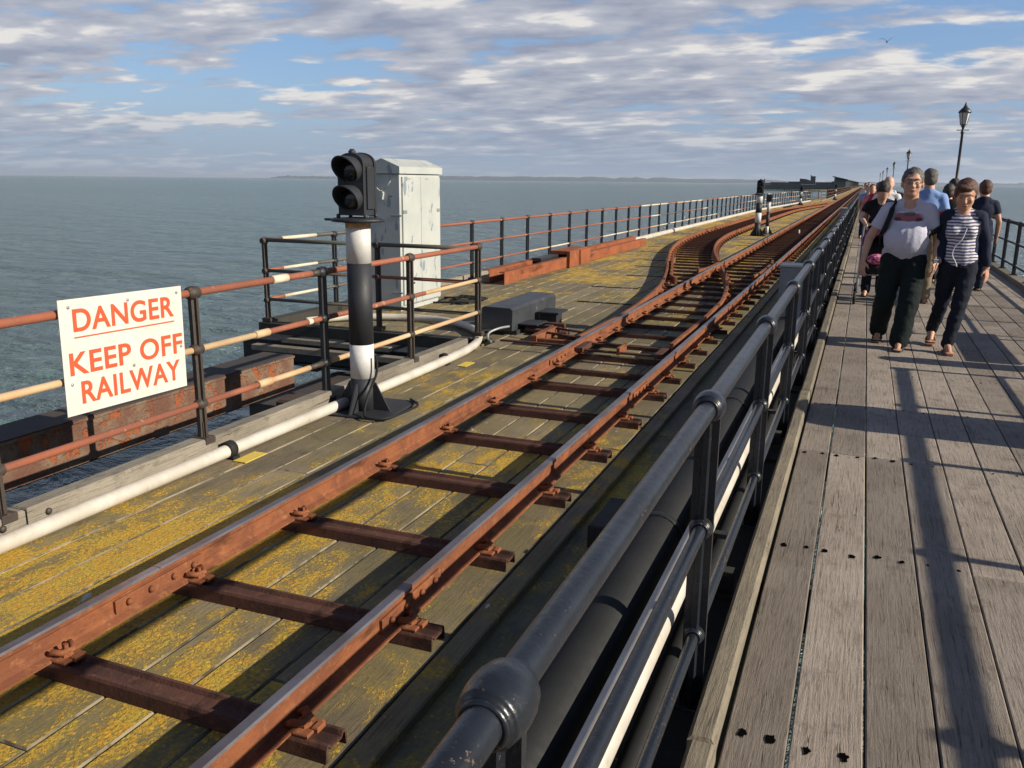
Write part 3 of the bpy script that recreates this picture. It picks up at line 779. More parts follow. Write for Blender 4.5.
# crossing nose, wing and check rails
bar = [(-.02, 0), (-.02, .105), (.02, .105), (.02, 0)]
def bar_rail(pts, name='check_rail'):
    mb = MB(); mb.sweep(bar, [(x, y, RZ) for x, y in pts][::-1]); mb.build(name, M['rust'], st)
bar_rail([(-2.62, 15.3), (-2.545, 15.6), (-2.505, 16.1), (-2.50, 16.9), (-2.56, 17.3)], 'wing_rail')
bar_rail([(-1.60, 14.7), (-1.55, 15.2), (-1.545, 15.5), (-1.545, 17.1), (-1.55, 17.4), (-1.60, 17.9)])
lpo = [p for p in offset(cpath, -.40) if 14.2 < p[1] < 17.5]
bar_rail([(lpo[0][0] + .05 + .14, lpo[0][1] - .5)] + lpo + [(lpo[-1][0] + .04 - .09, lpo[-1][1] + .45)])
sm_s = sleeper_mesh(-.545, .60, slim)
y = 11.7; n_s = 0
while y < 84 and n_s < 86:
    x = interp(cpath, y)
    if x < -2.1:
        near = x > -3.15
        if near:
            xa = x - .545; 
            me = MB().prism(slim, xa - x, min(.60, XL - .05 - x), 'X').mesh('sleeper', [M['rust_dark']]) if XL - .05 - x > -.4 and x > -2.95 else sm_s
            s_ = link('sleeper', me, st, (x, y, -.001 if me is sm_s else -.0015))
        else:
            s_ = link('sleeper', sm_s, st, (x, y, -.002))
            s_.rotation_euler = (0, 0, -math.atan2(interp(cpath, y + .5) - interp(cpath, y - .5), 1.) * .8 * -1 if False else 0)
        if y < 34:
            link('clip', cm, s_, (x - .485, y, 0)); link('clip', cm, s_, (x + .485, y, 0))
        n_s += 1
    y += .64 if y < 40 else .9
# stretcher bars and detection rods between the blades
rods = thing('point_rodding', (-2.0, 7.9, DECK), 'rusty stretcher bars and rods crossing the track to the point blades', 'point rodding')
for y, z, x0, x1 in ((7.68, .03, -2.40, -1.60), (7.80, .035, -3.25, -2.40), (7.95, .045, -2.42, -1.58)):
    MB().box(x0, x1, y - .018, y + .018, z, z + .02, .003).build('bar', M['rust_dark'], rods)
for x in (-1.62, -2.38): MB().box(x - .04, x + .04, 7.63, 7.99, .022, .07, .006).build('bracket', M['rust_dark'], rods)
MB().box(-2.02, -1.99, 7.66, 7.97, .02, .09, .004).build('bracket', M['rust'], rods)
for y in (8.15, 8.45): MB().tube([(-3.25, y + .35, .045), (-2.46, y + .1, .04)], .013, 8).build('rod', M['rust_dark'], rods)
MB().box(-3.05, -2.98, 8.1, 8.75, -.04, .06, .005).box(-3.0, -2.6, 8.12, 8.18, -.03, .03, .005).build('crank_plate', M['rust'], rods)
for x, y in ((-2.72, 8.4), (-2.6, 8.66), (-2.86, 8.62), (-2.55, 8.9)): MB().box(x - .05, x + .05, y - .06, y + .06, -.045, .035, .01).build('chair', M['rust_dark'], rods)

# ------------------------------------------------------------------ danger sign
sg = thing('warning_sign', (-3.485, 3.325, .735), 'white sign reading DANGER KEEP OFF RAILWAY in red capitals, fixed to the rusty railing', 'sign')
MB().box(-.002, .002, -.402, .402, -.284, .284, .0008).build('board', M['sign_white'], sg, at=(-3.485, 3.325, .735))
def letters(txt, y0, y1, z0, z1, parent, x, bold=.018, sx=1):
    cu = bpy.data.curves.new('t', 'FONT'); cu.body = txt; cu.size = 1; cu.offset = bold; cu.extrude = .02; cu.space_character = 1.06
    o = bpy.data.objects.new('t', cu); COL.objects.link(o)
    dg = bpy.context.evaluated_depsgraph_get(); me = bpy.data.meshes.new_from_object(o.evaluated_get(dg))
    bpy.data.objects.remove(o); bpy.data.curves.remove(cu)
    xs_ = [v.co.x for v in me.vertices]; ys_ = [v.co.y for v in me.vertices]
    ax, bx, ay, by = min(xs_), max(xs_), min(ys_), max(ys_)
    for v in me.vertices:
        u = (v.co.x - ax) / (bx - ax); w = (v.co.y - ay) / (by - ay); d = v.co.z
        v.co = (d * .05 + .0035, y0 + (y1 - y0) * u, z0 + (z1 - z0) * w)
    me.materials.clear(); me.materials.append(M['sign_red'])
    c = V((-3.485, 3.325, .735)); me.name = 'lettering'
    o = link('lettering', me, parent, c); return o
H_ = .568; zt = .284
def zf(f): return zt - H_ * f
letters('DANGER', -.325, .335, zf(.285), zf(.085), sg, 0)
letters('KEEP OFF', -.365, .385, zf(.655), zf(.455), sg, 0)
letters('RAILWAY', -.31, .355, zf(.915), zf(.715), sg, 0)
MB().box(.0022, .0038, -.325, .335, zf(.338), zf(.326)).build('underline', M['sign_red'], sg, at=(-3.485, 3.325, .735))
mb = MB()
for y, z in ((-.345, .245), (.02, .245), (.365, .25), (-.36, -.13), (.03, -.10), (.375, -.05)): mb.lathe([(.009, .0022), (.008, .005), (.003, .006)], (0, y, z), 'X', 8)
mb.build('screw', M['steel_grey'], sg, at=(-3.485, 3.325, .735))
sg.rotation_euler = (math.radians(-1.1), 0, 0)

# ------------------------------------------------------------------ signals
def signal(loc, pr, bands, head_h, label, scale=1., small=False, plate=True, rz=0):
    """bands: list of (z0, z1, white?) heights above the deck"""
    t = thing('railway_signal', loc, label, 'signal', rz=rz)
    for z0, z1, w in bands:
        MB().lathe([(pr, z0), (pr, z1)], n=24).build('pole_band', M['white'] if w else M['signal_black'], t, at=loc)
    for o in [c for c in bpy.data.objects if c.parent == t]: o.location = (0, 0, 0)
    top = bands[-1][1]
    if plate:
        q = MB(); q.box(-.20, .28, -.22, .34, .001, .018, .004)
        for a in range(4):
            c_, s_ = math.cos(a * PI / 2), math.sin(a * PI / 2)
            k = len(q.v); vs_ = []
            for (r_, z_) in ((pr * .9, .018), (pr + .13, .018), (pr + .02, .22), (pr * .9, .22)):
                for w_ in (-.006, .006): vs_.append((c_ * r_ - s_ * w_, s_ * r_ + c_ * w_, z_))
            q.add(vs_, [(0, 2, 4, 6), (7, 5, 3, 1), (0, 1, 3, 2), (2, 3, 5, 4), (4, 5, 7, 6), (6, 7, 1, 0)])
        part_local(q, 'base_plate', M['post_brown'] if small else M['signal_black'], t)
    if small:
        q = MB(); q.box(-.085, .085, -.09, .07, top, top + .23, .02); part_local(q, 'signal_head', M['signal_black'], t)
        return t
    # collar plate under the head
    q = MB(); q.lathe([(pr * .8, top - .01), (.16, top), (.17, top + .012), (.15, top + .024), (.06, top + .03)], sx=1.15, n=20)
    q.box(-.235, -.10, -.05, -.015, top + .004, top + .020, .003); q.box(.10, .19, -.02, .03, top + .004, top + .022, .003)
    for x, y in ((-.11, -.07), (.1, -.07), (.1, .08), (-.1, .08)): q.lathe([(.014, top + .02), (.014, top + .05), (.006, top + .055)], (x, y, 0), n=8)
    part_local(q, 'mounting_plate', M['signal_black'], t)
    h0 = top + .045; h1 = h0 + head_h; hw = .098
    q = MB()   # case: round-shouldered box
    prof = [(-hw, h0), (hw, h0), (hw, h1 - .07)]
    for k in range(1, 10):
        a = k / 10 * PI; prof.append((hw * math.cos(a), h1 - .07 + .07 * math.sin(a)))
    prof.append((-hw, h1 - .07))
    q.prism(prof, -.085, .105, 'Y'); q.prism([(x * 1.1, (z - (h0 + h1) / 2) * 1.03 + (h0 + h1) / 2) for x, z in prof], .058, .078, 'Y')
    q.box(hw, hw + .012, -.05, .05, h0 + .04, h1 - .09, .004); q.lathe([(.022, h1 - .015), (.026, h1 + .01), (.012, h1 + .026)], (0, -.05, 0), n=10)
    body = part_local(q, 'signal_head', M['signal_black'], t)
    for zc in (h0 + head_h * .27, h0 + head_h * .73):
        q = MB(); q.lathe([(.074, -.055), (.078, -.02), (.06, .004), (.02, .016)][::-1] if False else [(.02, -.116), (.055, -.108), (.072, -.095), (.074, -.08)], (0, 0, zc), 'Y', 24)
        part_local(q, 'lens', M['dark_glass'], t)
        # hood: part cylinder, longer at the top
        vs_ = []; fs_ = []; n = 26
        for j in range(n + 1):
            a = math.radians(-62 + (304) * j / n)            # 90 deg = top
            up = max(0., math.sin(a)); ln = .085 + .060 * up + .0
            if math.sin(a) < 0: ln = .085 * (1 + math.sin(a) * .9)
            ln = max(ln, .012)
            for rr in (.090, .082):
                for yy in (-.083, -.083 - ln): vs_.append((rr * math.cos(a), yy, zc + rr * math.sin(a)))
        for j in range(n):
            a_ = j * 4; b__ = a_ + 4
            fs_ += [(a_, a_ + 1, b__ + 1, b__), (a_ + 2, b__ + 2, b__ + 3, a_ + 3), (a_ + 1, a_ + 3, b__ + 3, b__ + 1), (a_, b__, b__ + 2, a_ + 2)]
        fs_ += [(0, 2, 3, 1), (n * 4, n * 4 + 1, n * 4 + 3, n * 4 + 2)]
        q = MB(); q.add(vs_, fs_, smooth=False)
        part_local(q, 'hood', M['signal_black'], t)
    return t
s1 = signal((-3.255, 5.22, DECK), .086, [(.018, .255, 0), (.255, .50, 1), (.50, 1.075, 0), (1.075, 1.36, 1)], .415, 'large two-lamp railway signal on a black and white pole beside the near railing', rz=math.radians(3))
q = MB(); q.tube(smooth_path([(.125, -.02, .42), (.13, -.03, .30), (.10, -.10, .16), (.11, -.19, .05), (.17, -.26, .03), (.30, -.22, .03), (.36, .05, .035), (.34, .20, .03), (.22, .33, .03)], 0), .009, 8); part_local(q, 'cable', M['black_pipe'], s1)
q = MB()
for ang in [k for k in range(40)]:
    pass
# rust stain under the collar of the big signal
M['stain'] = simple('rust_stain', (.34, .15, .05), (.50, .34, .18), 14, .7, bs=.2)
q = MB(); vs_ = []; n = 30
for j in range(n + 1):
    a = math.radians(-150 + 190 * j / n); d_ = .035 + .05 * abs(mnoise.noise(V((j * .6, 3, 1))))
    for z_ in (1.359, 1.359 - d_): vs_.append((.0872 * math.cos(a), .0872 * math.sin(a), z_))
q.add(vs_, [(j * 2, j * 2 + 2, j * 2 + 3, j * 2 + 1) for j in range(n)], smooth=True); part_local(q, 'rust_streak', M['stain'], s1)
signal((-3.12, 28.8, DECK), .095, [(.018, .42, 0), (.42, .72, 1), (.72, 1.03, 0), (1.03, 1.28, 1)], .42, 'black and white banded signal between the siding and the main track', rz=0)
signal((-2.93, 29.9, DECK), .055, [(.018, .25, 1), (.25, .72, 0), (.72, 1.05, 1)], .4, 'slim low marker post with a small black head behind the mid-distance signal', small=True)
signal((-4.62, 71, DECK), .085, [(.018, .25, 0), (.25, .5, 1), (.5, .75, 0), (.75, 1.05, 1)], .34, 'far banded signal beside the distant end of the left railing')
signal((-2.95, 97, DECK), .10, [(.018, .30, 0), (.30, .6, 1), (.6, .9, 0), (.9, 1.1, 1)], .42, 'farthest banded signal, dark topped, in front of the brown distant fence')

# ------------------------------------------------------------------ tall cabinet
cb = thing('equipment_cabinet', (-5.53, 10.12, DECK), 'tall cream metal cabinet with pitched roof and two peeling doors', 'cabinet')
x0, x1, y0, y1, zt_ = -5.80, -5.36, 9.57, 10.67, 1.665
MB().box(x0, x1, y0, y1, DECK + .06, zt_, .008).box(x0 + .02, x1 - .02, y0 + .02, y1 - .02, DECK, DECK + .06).build('case', M['cab'], cb)
mb = MB()
ax, bx = x0 - .03, x1 + .03; xm = (ax + bx) / 2
mb.prism([(ax, zt_ + .002), (bx, zt_ + .002), (bx, zt_ + .085), (xm, zt_ + .185), (ax, zt_ + .085)], y0 - .04, y1 + .035, 'Y')
mb.build('roof', M['cab'], cb)
ym = (y0 + y1) / 2 - .02
for a, b_ in ((y0 + .05, ym - .003), (ym + .003, y1 - .025)):
    d_ = MB().box(x1 + .001, x1 + .022, a, b_, DECK + .08, zt_ - .035, .004).build('door', M['cab'], cb)
    MB().box(x1 + .023, x1 + .030, (a if a < ym - .1 else b_ - .10) + .005, (a if a < ym - .1 else b_ - .10) + .095, 1.18, 1.22, .002).box(x1 + .0225, x1 + .026, a + .12, a + .2, zt_ - .065, zt_ - .055).build('latch', M['steel_grey'], d_)
    MB().box(x1 + .023, x1 + .028, (a + b_) / 2 - .03, (a + b_) / 2 + .04, .28, .30).build('keyhole', M['black'], d_)
q = MB(); c_ = (-5.60, y0, 1.47)
q.tube([(-5.60, y0 - .02, 1.44), (-5.50, y0 - .06, 1.51), (-5.43, y0 - .09, 1.575)], .006, 6)
q.tube([(-5.60, y0 - .02, 1.44), (-5.66, y0 - .05, 1.50), (-5.71, y0 - .07, 1.55)], .006, 6)
q.prism([(-5.62, 1.36), (-5.585, 1.35), (-5.57, 1.43), (-5.60, 1.46), (-5.625, 1.44)], y0 - .035, y0 - .001, 'Y')
q.build('bracket', M['cab'], cb)
for z_ in (1.145, .18): MB().box(-5.48, -5.33, y0 - .02, y0 - .001, z_, z_ + .02, .002).build('hinge', M['steel_grey'], cb)
MB().lathe([(.008, -.012), (.012, -.002)], (-5.47, y0, 1.39), 'Y', 8).build('bolt', M['black'], cb)

# ------------------------------------------------------------------ point machine
pmn = thing('point_machine', (-3.6, 9.3, DECK), 'black box-shaped point machine with rods and cables beside the turnout', 'point machine')
mb = MB(); mb.prism([(-3.785, .0), (-3.43, .0), (-3.425, .225), (-3.455, .25), (-3.76, .255), (-3.79, .235)], 8.55, 9.98, 'Y'); mb.build('casing', M['machine'], pmn)
MB().box(-3.80, -3.40, 8.62, 9.92, -.048, -.002, .004).build('base', M['signal_black'], pmn)
MB().box(-3.42, -3.20, 8.72, 9.05, .045, .062, .003).build('cover_plate', M['signal_black'], pmn)
MB().box(-3.40, -3.14, 9.25, 9.60, .102, .125, .003).box(-3.38, -3.18, 9.3, 9.5, -.04, .103, .006).build('crank_cover', M['signal_black'], pmn)
MB().box(-3.36, -2.96, 8.78, 8.86, -.045, .035, .006).box(-3.36, -3.0, 9.05, 9.12, -.04, .04, .006).box(-3.22, -3.12, 8.66, 9.22, -.045, .02, .006).build('drive_frame', M['rust_dark'], pmn)
for pts in ([(-3.46, 8.54, .055), (-3.50, 8.35, .06), (-3.555, 8.22, .03), (-3.54, 8.15, -.02), (-3.48, 8.1, -.04)], [(-3.62, 8.54, -.0), (-3.66, 8.3, .03), (-3.68, 8.22, -.02), (-3.60, 8.12, -.04), (-3.52, 8.2, -.03)]):
    MB().tube(smooth_path(pts, 0), .013, 8).build('cable', M['steel_grey'] if pts[0][2] > .01 else M['black_pipe'], pmn)
random.seed(5)
mb = MB()
for i in range(5):
    p = [(-5.25 + random.uniform(-.1, .45), 10.75 + random.uniform(-.35, .4), DECK + random.uniform(.01, .05)) for k in range(5)]; mb.tube(smooth_path(p, 0, 5), .011, 6)
tag(mb.build('loose_cable', M['black_pipe']), 'tangle of black cable lying on the deck beside the cream cabinet', 'cable')

# ------------------------------------------------------------------ orange girders lying by the far railing
def girder(name, x, y0, y1, h, w, m, label, rz=0, cut=0):
    t = thing(name, (x, y0, DECK), label, 'girder')
    a = w / 2; tt = .014
    prof = [(-a, 0), (a, 0), (a, tt), (tt / 2, tt), (tt / 2, h - tt), (a, h - tt), (a, h), (-a, h), (-a, h - tt), (-tt / 2, h - tt), (-tt / 2, tt), (-a, tt)]
    q = MB(); q.prism(prof, 0, y1 - y0, 'Y'); part_local(q, 'beam', m, t)
    t.rotation_euler = (0, 0, rz); return t
def channel(x, y0, y1, h, w, m, label, rz=0):
    t = thing('steel_girder', (x, y0, DECK + .01), label, 'girder'); tt = .013
    prof = [(0, 0), (0, h), (-w, h), (-w, h - tt), (-tt, h - tt), (-tt, tt), (-w, tt), (-w, 0)]
    q = MB(); q.prism(prof, 0, y1 - y0, 'Y'); part_local(q, 'beam', m, t); t.rotation_euler = (0, 0, rz); return t
grp = None
channel(-5.28, 12.82, 22.5, .195, .10, M['rust_orange'], 'long orange-red steel channel lying along the deck nearest the camera side of the pair', math.radians(-.2))
channel(-5.58, 12.9, 22.8, .215, .12, M['rust_orange'], 'orange-red steel channel behind the nearer one, against the railing foot', math.radians(.1))
t = thing('steel_cover', (-5.20, 15.5, DECK), 'short upright orange steel box with a middle slot, standing against the girders', 'steel box')
MB().box(-5.27, -5.22, 15.95, 16.62, DECK, .27, .005).box(-5.275, -5.215, 16.70, 17.35, DECK, .25, .005).box(-5.62, -5.265, 16.0, 17.3, .205, .27, .004).build('plate', M['rust_orange'], t)
MB().box(-5.215, -5.205, 15.95, 15.98, DECK, .27).box(-5.215, -5.205, 16.59, 16.62, DECK, .27).build('rib', M['rust_orange'], t)
MB().box(-5.60, -5.42, 14.9, 15.9, .14, .215, .01).build('block', M['black'], t)

# scaled rusty girder hanging outside the near railing
tg = thing('rusty_girder', (-4.6, 0, -.1), 'heavily scaled rusty girder over the water just outside the near railing', 'girder')
h0, h1 = -.175, .115
mb = MB(); mb.prism([(-4.44, h0), (-4.44, h1 - .02), (-4.425, h1 - .018), (-4.425, h1), (-4.74, h1 + .0), (-4.74, h1 - .02), (-4.46, h1 - .02), (-4.46, h0 + .02), (-4.7, h0 + .02), (-4.7, h0), (-4.425, h0 - .0)][:: -1], -3, 6.02, 'Y')
mb.build('beam', M['rust_scaled'], tg)
M['tar'] = simple('dark_tar', (.035, .032, .03), (.06, .04, .03), 4, .8, bs=.6)
mb = MB(); mb.box(-4.735, -4.43, -3, 6.0, h1 + .002, h1 + .010); mb.build('top_flange', M['tar'], tg)
for y in (1.2,): MB().box(-4.438, -4.428, y - .006, y + .006, h0 + .004, h1 - .022).build('stiffener', M['rust_scaled'], tg)

# service platform carrying the pipe and the enclosure
sp_ = thing('service_platform', (-5, 8, -.2), 'dark steel and timber platform under the boxed-in railing, over the water', 'platform')
mb = MB(); mb.box(-6.25, -3.60, 7.58, 7.72, -.34, -.12, .004).box(-6.25, -3.6, 7.50, 7.80, -.12, -.10, .003).box(-6.25, -3.6, 7.50, 7.80, -.36, -.34, .003); mb.build('edge_beam', M['signal_black'], sp_)
MB().box(-6.2, -3.62, 7.80, 7.95, -.10, .02, .005).box(-6.2, -6.05, 7.95, 10.6, -.12, .045, .005).build('kerb', M['dark_wood'], sp_)
mb = MB()
for k in range(10): mb.box(-6.04 + k * .245, -5.805 + k * .245, 7.96, 8.19, -.14, -.085 + random.uniform(-.006, .006), .004, random.random())
mb.build('boards', M['deck'], sp_)
MB().box(-5.6, -4.3, 7.40, 7.47, -.10, -.05, .004).box(-5.9, -3.62, 7.28, 7.38, -.18, -.12, .004).build('ledge', M['kerb_pale'], sp_)
MB().box(-4.95, -3.6, 6.03, 7.45, -.85, -.36).box(-4.4, -3.6, 5.7, 6.0, -.75, -.2, .02).build('bearer', M['tar'], sp_)

# ------------------------------------------------------------------ grey cabinets behind the black railing
def small_cab(x, y, w, d, h, label, peak=0):
    t = thing('trackside_cabinet', (x, y, DECK), label, 'cabinet')
    z0_, z1_ = DECK, DECK + h
    MB().box(x - w / 2, x + w / 2, y, y + d, z0_, z1_, .006).build('case', M['cab_grey'], t)
    MB().box(x - w / 2 - .012, x + w / 2 + .012, y - .015, y + d + .012, z1_ + .001, z1_ + .022, .004).build('lid', M['cab'], t)
    MB().box(x - w / 2 + .03, x + w / 2 - .03, y - .011, y - .001, z0_ + .08, z1_ - .05, .003).build('door', M['cab_grey'], t)
    MB().box(x - w / 2 + .05, x - w / 2 + .065, y - .024, y - .012, z0_ + h * .5, z0_ + h * .58, .002).build('handle', M['steel_grey'], t)
    return t
small_cab(-.615, 9.4, .28, .28, .80, 'small grey trackside cabinet with a pale lid, the nearest behind the black railing')
t = thing('marker_board', (-.60, 12.2, DECK), 'narrow grey marker board standing just behind the nearest small cabinet', 'marker board')
MB().prism([(-.62, .30), (-.46, .30), (-.46, .76), (-.50, .80), (-.62, .72)], 12.2, 12.24, 'Y').build('board', M['cab_grey'], t)
MB().box(-.555, -.520, 12.245, 12.28, DECK, .70, .003).build('post', M['steel_grey'], t)
small_cab(-.60, 36, .5, .5, .72, 'second grey trackside cabinet farther along behind the black railing')
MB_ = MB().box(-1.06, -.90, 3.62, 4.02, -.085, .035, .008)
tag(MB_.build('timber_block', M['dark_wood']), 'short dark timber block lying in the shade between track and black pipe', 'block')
MB_ = MB().lathe([(.03, 0), (.026, .10), (.02, .14)], (-1.95, 30.5, DECK + .0), n=8)
tag(MB_.build('marker_stub', M['white']), 'tiny pale stub standing between the main rails in the distance', 'stub')

# ------------------------------------------------------------------ street lamps
M['glass'] = simple('lamp_glass', (.55, .56, .55), (.5, .5, .48), 6, .15, bs=0)
def lamp(loc, label):
    t = thing('street_lamp', loc, label, 'street lamp', 'Victorian lamps along the right of the walkway')
    q = MB(); q.lathe([(.13, 0), (.13, .12), (.10, .16), (.095, .55), (.11, .58), (.07, .64), (.062, .9), (.075, .92), (.055, .95), (.05, 1.7), (.062, 1.72), (.045, 1.75), (.036, 3.12), (.055, 3.14), (.055, 3.18), (.036, 3.2), (.034, 3.3), (.07, 3.34), (.03, 3.38)], n=12); part_local(q, 'column', M['black'], t)
    q = MB(); q.box(-.17, .17, -.012, .012, 3.22, 3.245, .004); part_local(q, 'ladder_bar', M['black'], t)
    q = MB(); q.lathe([(.085, 3.40), (.15, 3.74)], n=6, smooth=False); part_local(q, 'lantern_glass', M['glass'], t)
    q = MB(); q.lathe([(.09, 3.37), (.09, 3.40)], n=6)
    for k in range(6):
        a = k * PI / 3; q.tube([(.088 * math.cos(a), .088 * math.sin(a), 3.39), (.153 * math.cos(a), .153 * math.sin(a), 3.745)], .009, 5)
    q.lathe([(.185, 3.742), (.19, 3.76), (.11, 3.86), (.06, 3.90), (.055, 3.94), (.03, 3.95), (.035, 3.98), (.008, 4.05)], n=12); part_local(q, 'lantern_cap', M['black'], t)
    return t
lp = lamp((2.56, 30.5, 0), 'black Victorian street lamp with a glass lantern, the nearest one, behind the woman')
for i, (y, l) in enumerate(((69, 'second nearest street lamp, rising behind the head of the man in grey'), (105, 'third street lamp, right of the bald man'), (140, 'fourth street lamp, a short dark stroke over the distant walkers'), (176, 'fifth street lamp, tiny above the distant crowd'), (212, 'sixth street lamp, farthest one still visible down the pier'))):
    c = copy_tree(lp, None, (2.56, y, 0)); c['label'] = l

# ------------------------------------------------------------------ made-up seat and bins outside the right edge, added for their shadows
def added_bench(x, y, label):
    t = thing('added_bench', (x, y, 0), label, 'added_bench')
    for k in range(4): MB().box(-.28 + k * .11, -.20 + k * .11, -.9, .9, .42, .45, .006).build('slat', M['kerb'], t, at=(x, y, 0))
    for s_ in (-.8, .8):
        MB().box(-.26, -.22, s_ - .02, s_ + .02, .005, .42).box(.10, .14, s_ - .02, s_ + .02, .005, .42).box(-.26, .14, s_ - .02, s_ + .02, .38, .418).build('leg', M['black'], t, at=(x, y, 0))
def added_bin(x, y, h, r, label):  # bin shape stands in for an unknown shadow caster
    t = thing('added_bin', (x, y, 0), label, 'added bin')
    MB().lathe([(r * .9, .004), (r, .05), (r, h - .28), (r * .97, h - .26)], n=28).build('body', M['black'], t, at=(x, y, 0))
    MB().lathe([(r * 1.02, h - .25), (r * 1.02, h - .20), (r * .95, h - .10), (r * .7, h - .03), (r * .3, h)], n=28).build('lid', M['black'], t, at=(x, y, 0))
added_bin(2.15, 6.28, 1.18, .35, 'made-up black domed bin out of view, added for the broad shadow crossing the boards')
added_bin(2.2, 8.66, .93, .15, 'made-up slim black bin out of view, added for the narrower shadow farther along')
added_bench(2.21, 9.75, 'made-up slatted seat out of view beyond the bins, added for its striped shadow')

# ------------------------------------------------------------------ pier head and station in the distance
M['far_dark'] = simple('far_steelwork', (.035, .045, .055), (.05, .055, .06), .05, .8, bs=0)
M['far_brown'] = simple('far_timber', (.10, .075, .06), (.07, .06, .055), .05, .8, bs=0)
M['far_green'] = simple('far_green_glass', (.10, .15, .145), (.08, .12, .12), .05, .4, bs=0)
ph = thing('landing_stage', (-50, 850, 0), 'dark pier head on stilts with low buildings and a tower, far out at sea', 'pier head')
MB().box(-90, -3, 848, 900, -4.2, .4).build('deck', M['far_dark'], ph)
mb = MB()
for k in range(40):
    for y in (850, 872, 896): mb.tube([(-90 + k * 2.2, y, SEA - 1), (-90 + k * 2.2, y, -1)], .45, 6)
tag(mb.build('piles', M['far_dark'], ph), kind='stuff')
MB().box(-91, -60, 850, 851, .6, 1.7).build('railing', M['far_dark'], ph)
MB().lathe([(.5, .6), (.3, 4.2), (.8, 4.4), (.1, 5.4)], (-89, 852, 0), n=8).build('beacon', M['far_dark'], ph)
MB().prism([(-58, .6), (-46, .6), (-46, 3.2), (-53, 5.4), (-58, 5.9)], 855, 875, 'Y').build('hall', M['far_dark'], ph)
MB().box(-48.6, -44.4, 856, 861, .6, 8.0).box(-49, -47.6, 856, 858, 8, 8.7).build('tower', M['far_dark'], ph)
for a_, b_, h_ in ((-44, -20, 2.7), (-68, -58, 3.), (-84, -70, 2.4)): MB().box(a_, b_, 856, 880, .4, h_).build('low_building', M['far_dark'], ph)
MB().box(-30, -24, 855.9, 860, 2.7, 3.6).build('roof_plant', M['far_brown'], ph)
stn = thing('pier_station', (-6, 230, 0), 'long pale green glazed station shelter with a sloping roof at the pier end', 'station')
xs0, xs1 = -7.6, -4.9
MB().prism([(xs0, 0), (xs1, 0), (xs1, 2.4), (xs0, 3.2)], 232, 600, 'Y').build('hall', M['far_green'], stn)
mb = MB()
for k in range(60): mb.box(xs1 + .01, xs1 + .08, 232 + k * 6, 232.3 + k * 6, 0, 2.4)
tag(mb.build('mullions', M['far_dark'], stn), kind='stuff')
MB().prism([(xs0 - .4, 3.22), (xs1 + .5, 2.42), (xs1 + .5, 2.62), (xs0 - .4, 3.42)], 230, 602, 'Y').build('roof', M['far_dark'], stn)
MB().box(-8.2, -3.9, 226, 850, -1.6, -.06).build('platform', M['far_brown'], stn)
mb = MB()
for k in range(30):
    for x in (-7.8, -4.2): mb.tube([(x, 230 + k * 20, SEA - 1), (x, 230 + k * 20, -.6)], .25, 6)
mb.build('piles', M['far_dark'], stn)

# gull
gl = thing('seagull', (.20 * 2, 79.2, 12.7), 'dark seagull gliding high in the cloudy sky', 'bird')
M['gull'] = simple('gull_feathers', (.16, .16, .18), (.10, .10, .12), 8, .7, bs=0)
q = MB(); q.sphere((0, 0, 0), .085, 10, sc=(.75, 2.2, .8)); q.sphere((0, -.2, .03), .05, 8); q.tube([(0, .15, 0), (0, .3, .01)], [.05, .012], 6); part_local(q, 'body', M['gull'], gl)
for s_ in (-1, 1):
    q = MB(); 
    pts = [(0, 0, .02, .12), (.20, -.05, .20, .10), (.40, .04, .30, .07), (.60, .16, .42 if s_ > 0 else .20, .015)]
    vs_ = []
    for x, y, z, w in pts:
        for dy, dz in ((-w, 0), (0, .014), (w, 0), (0, -.006)): vs_.append((s_ * x, y + dy, z + dz))
    q.add(vs_, [(i * 4 + k, i * 4 + (k + 1) % 4, i * 4 + 4 + (k + 1) % 4, i * 4 + 4 + k) for i in range(3) for k in range(4)] + [(0, 1, 2, 3), (12, 13, 14, 15)], smooth=True)
    part_local(q, 'wing', M['gull'], gl)

# ------------------------------------------------------------------ people
def skinm(name, c): return simple(name, c, tuple(x * .88 for x in c), 9, .55, bs=.05)
M['skin'] = skinm('skin', (.50, .27, .18)); M['skin_tan'] = skinm('tanned_skin', (.50, .28, .19)); M['skin_pale'] = skinm('pale_skin', (.56, .34, .25))
M['lips'] = simple('lips', (.36, .13, .10), None, 5, .5, bs=0); M['eye_dark'] = simple('eyes', (.03, .02, .018), None, 5, .3, bs=0)
M['sole'] = simple('sandal', (.05, .035, .028), None, 8, .7, bs=.1); M['sandal_tan'] = simple('tan_sandal', (.25, .12, .07), None, 8, .7, bs=.1)
def hairm(name, c): return simple(name, c, tuple(x * .5 for x in c), 40, .6, bs=.8, bd=.004)
M['hair_grey'] = hairm('greying_hair', (.11, .095, .085)); M['hair_brown'] = hairm('auburn_hair', (.10, .038, .02)); M['hair_dark'] = hairm('dark_hair', (.03, .02, .015)); M['hair_fair'] = hairm('fair_hair', (.25, .17, .10))
def cloth(name, c, sc=6, rough=.9):
    m, nt, b = new_mat(name); o = objco(nt); n1 = noise(nt, o, sc, 5, .6, .6); n2 = noise(nt, o, 300, 2)
    c_ = mixc(nt, ramp(nt, n1, .3, .7), c, tuple(x * .78 for x in c)); L(nt, c_, b.inputs['Base Color']); b.inputs['Roughness'].default_value = rough
    b.inputs['Specular IOR Level'].default_value = .2
    bump(nt, b, math_(nt, 'ADD', n1, math_(nt, 'MULTIPLY', n2, .03)), .5, .018); return m
M['navy'] = cloth('navy_cotton', (.018, .024, .045)); M['jeans'] = cloth('dark_jeans', (.013, .017, .028)); M['trousers'] = cloth('dark_green_trousers', (.011, .017, .018)); M['blackc'] = cloth('black_cotton', (.014, .014, .016))
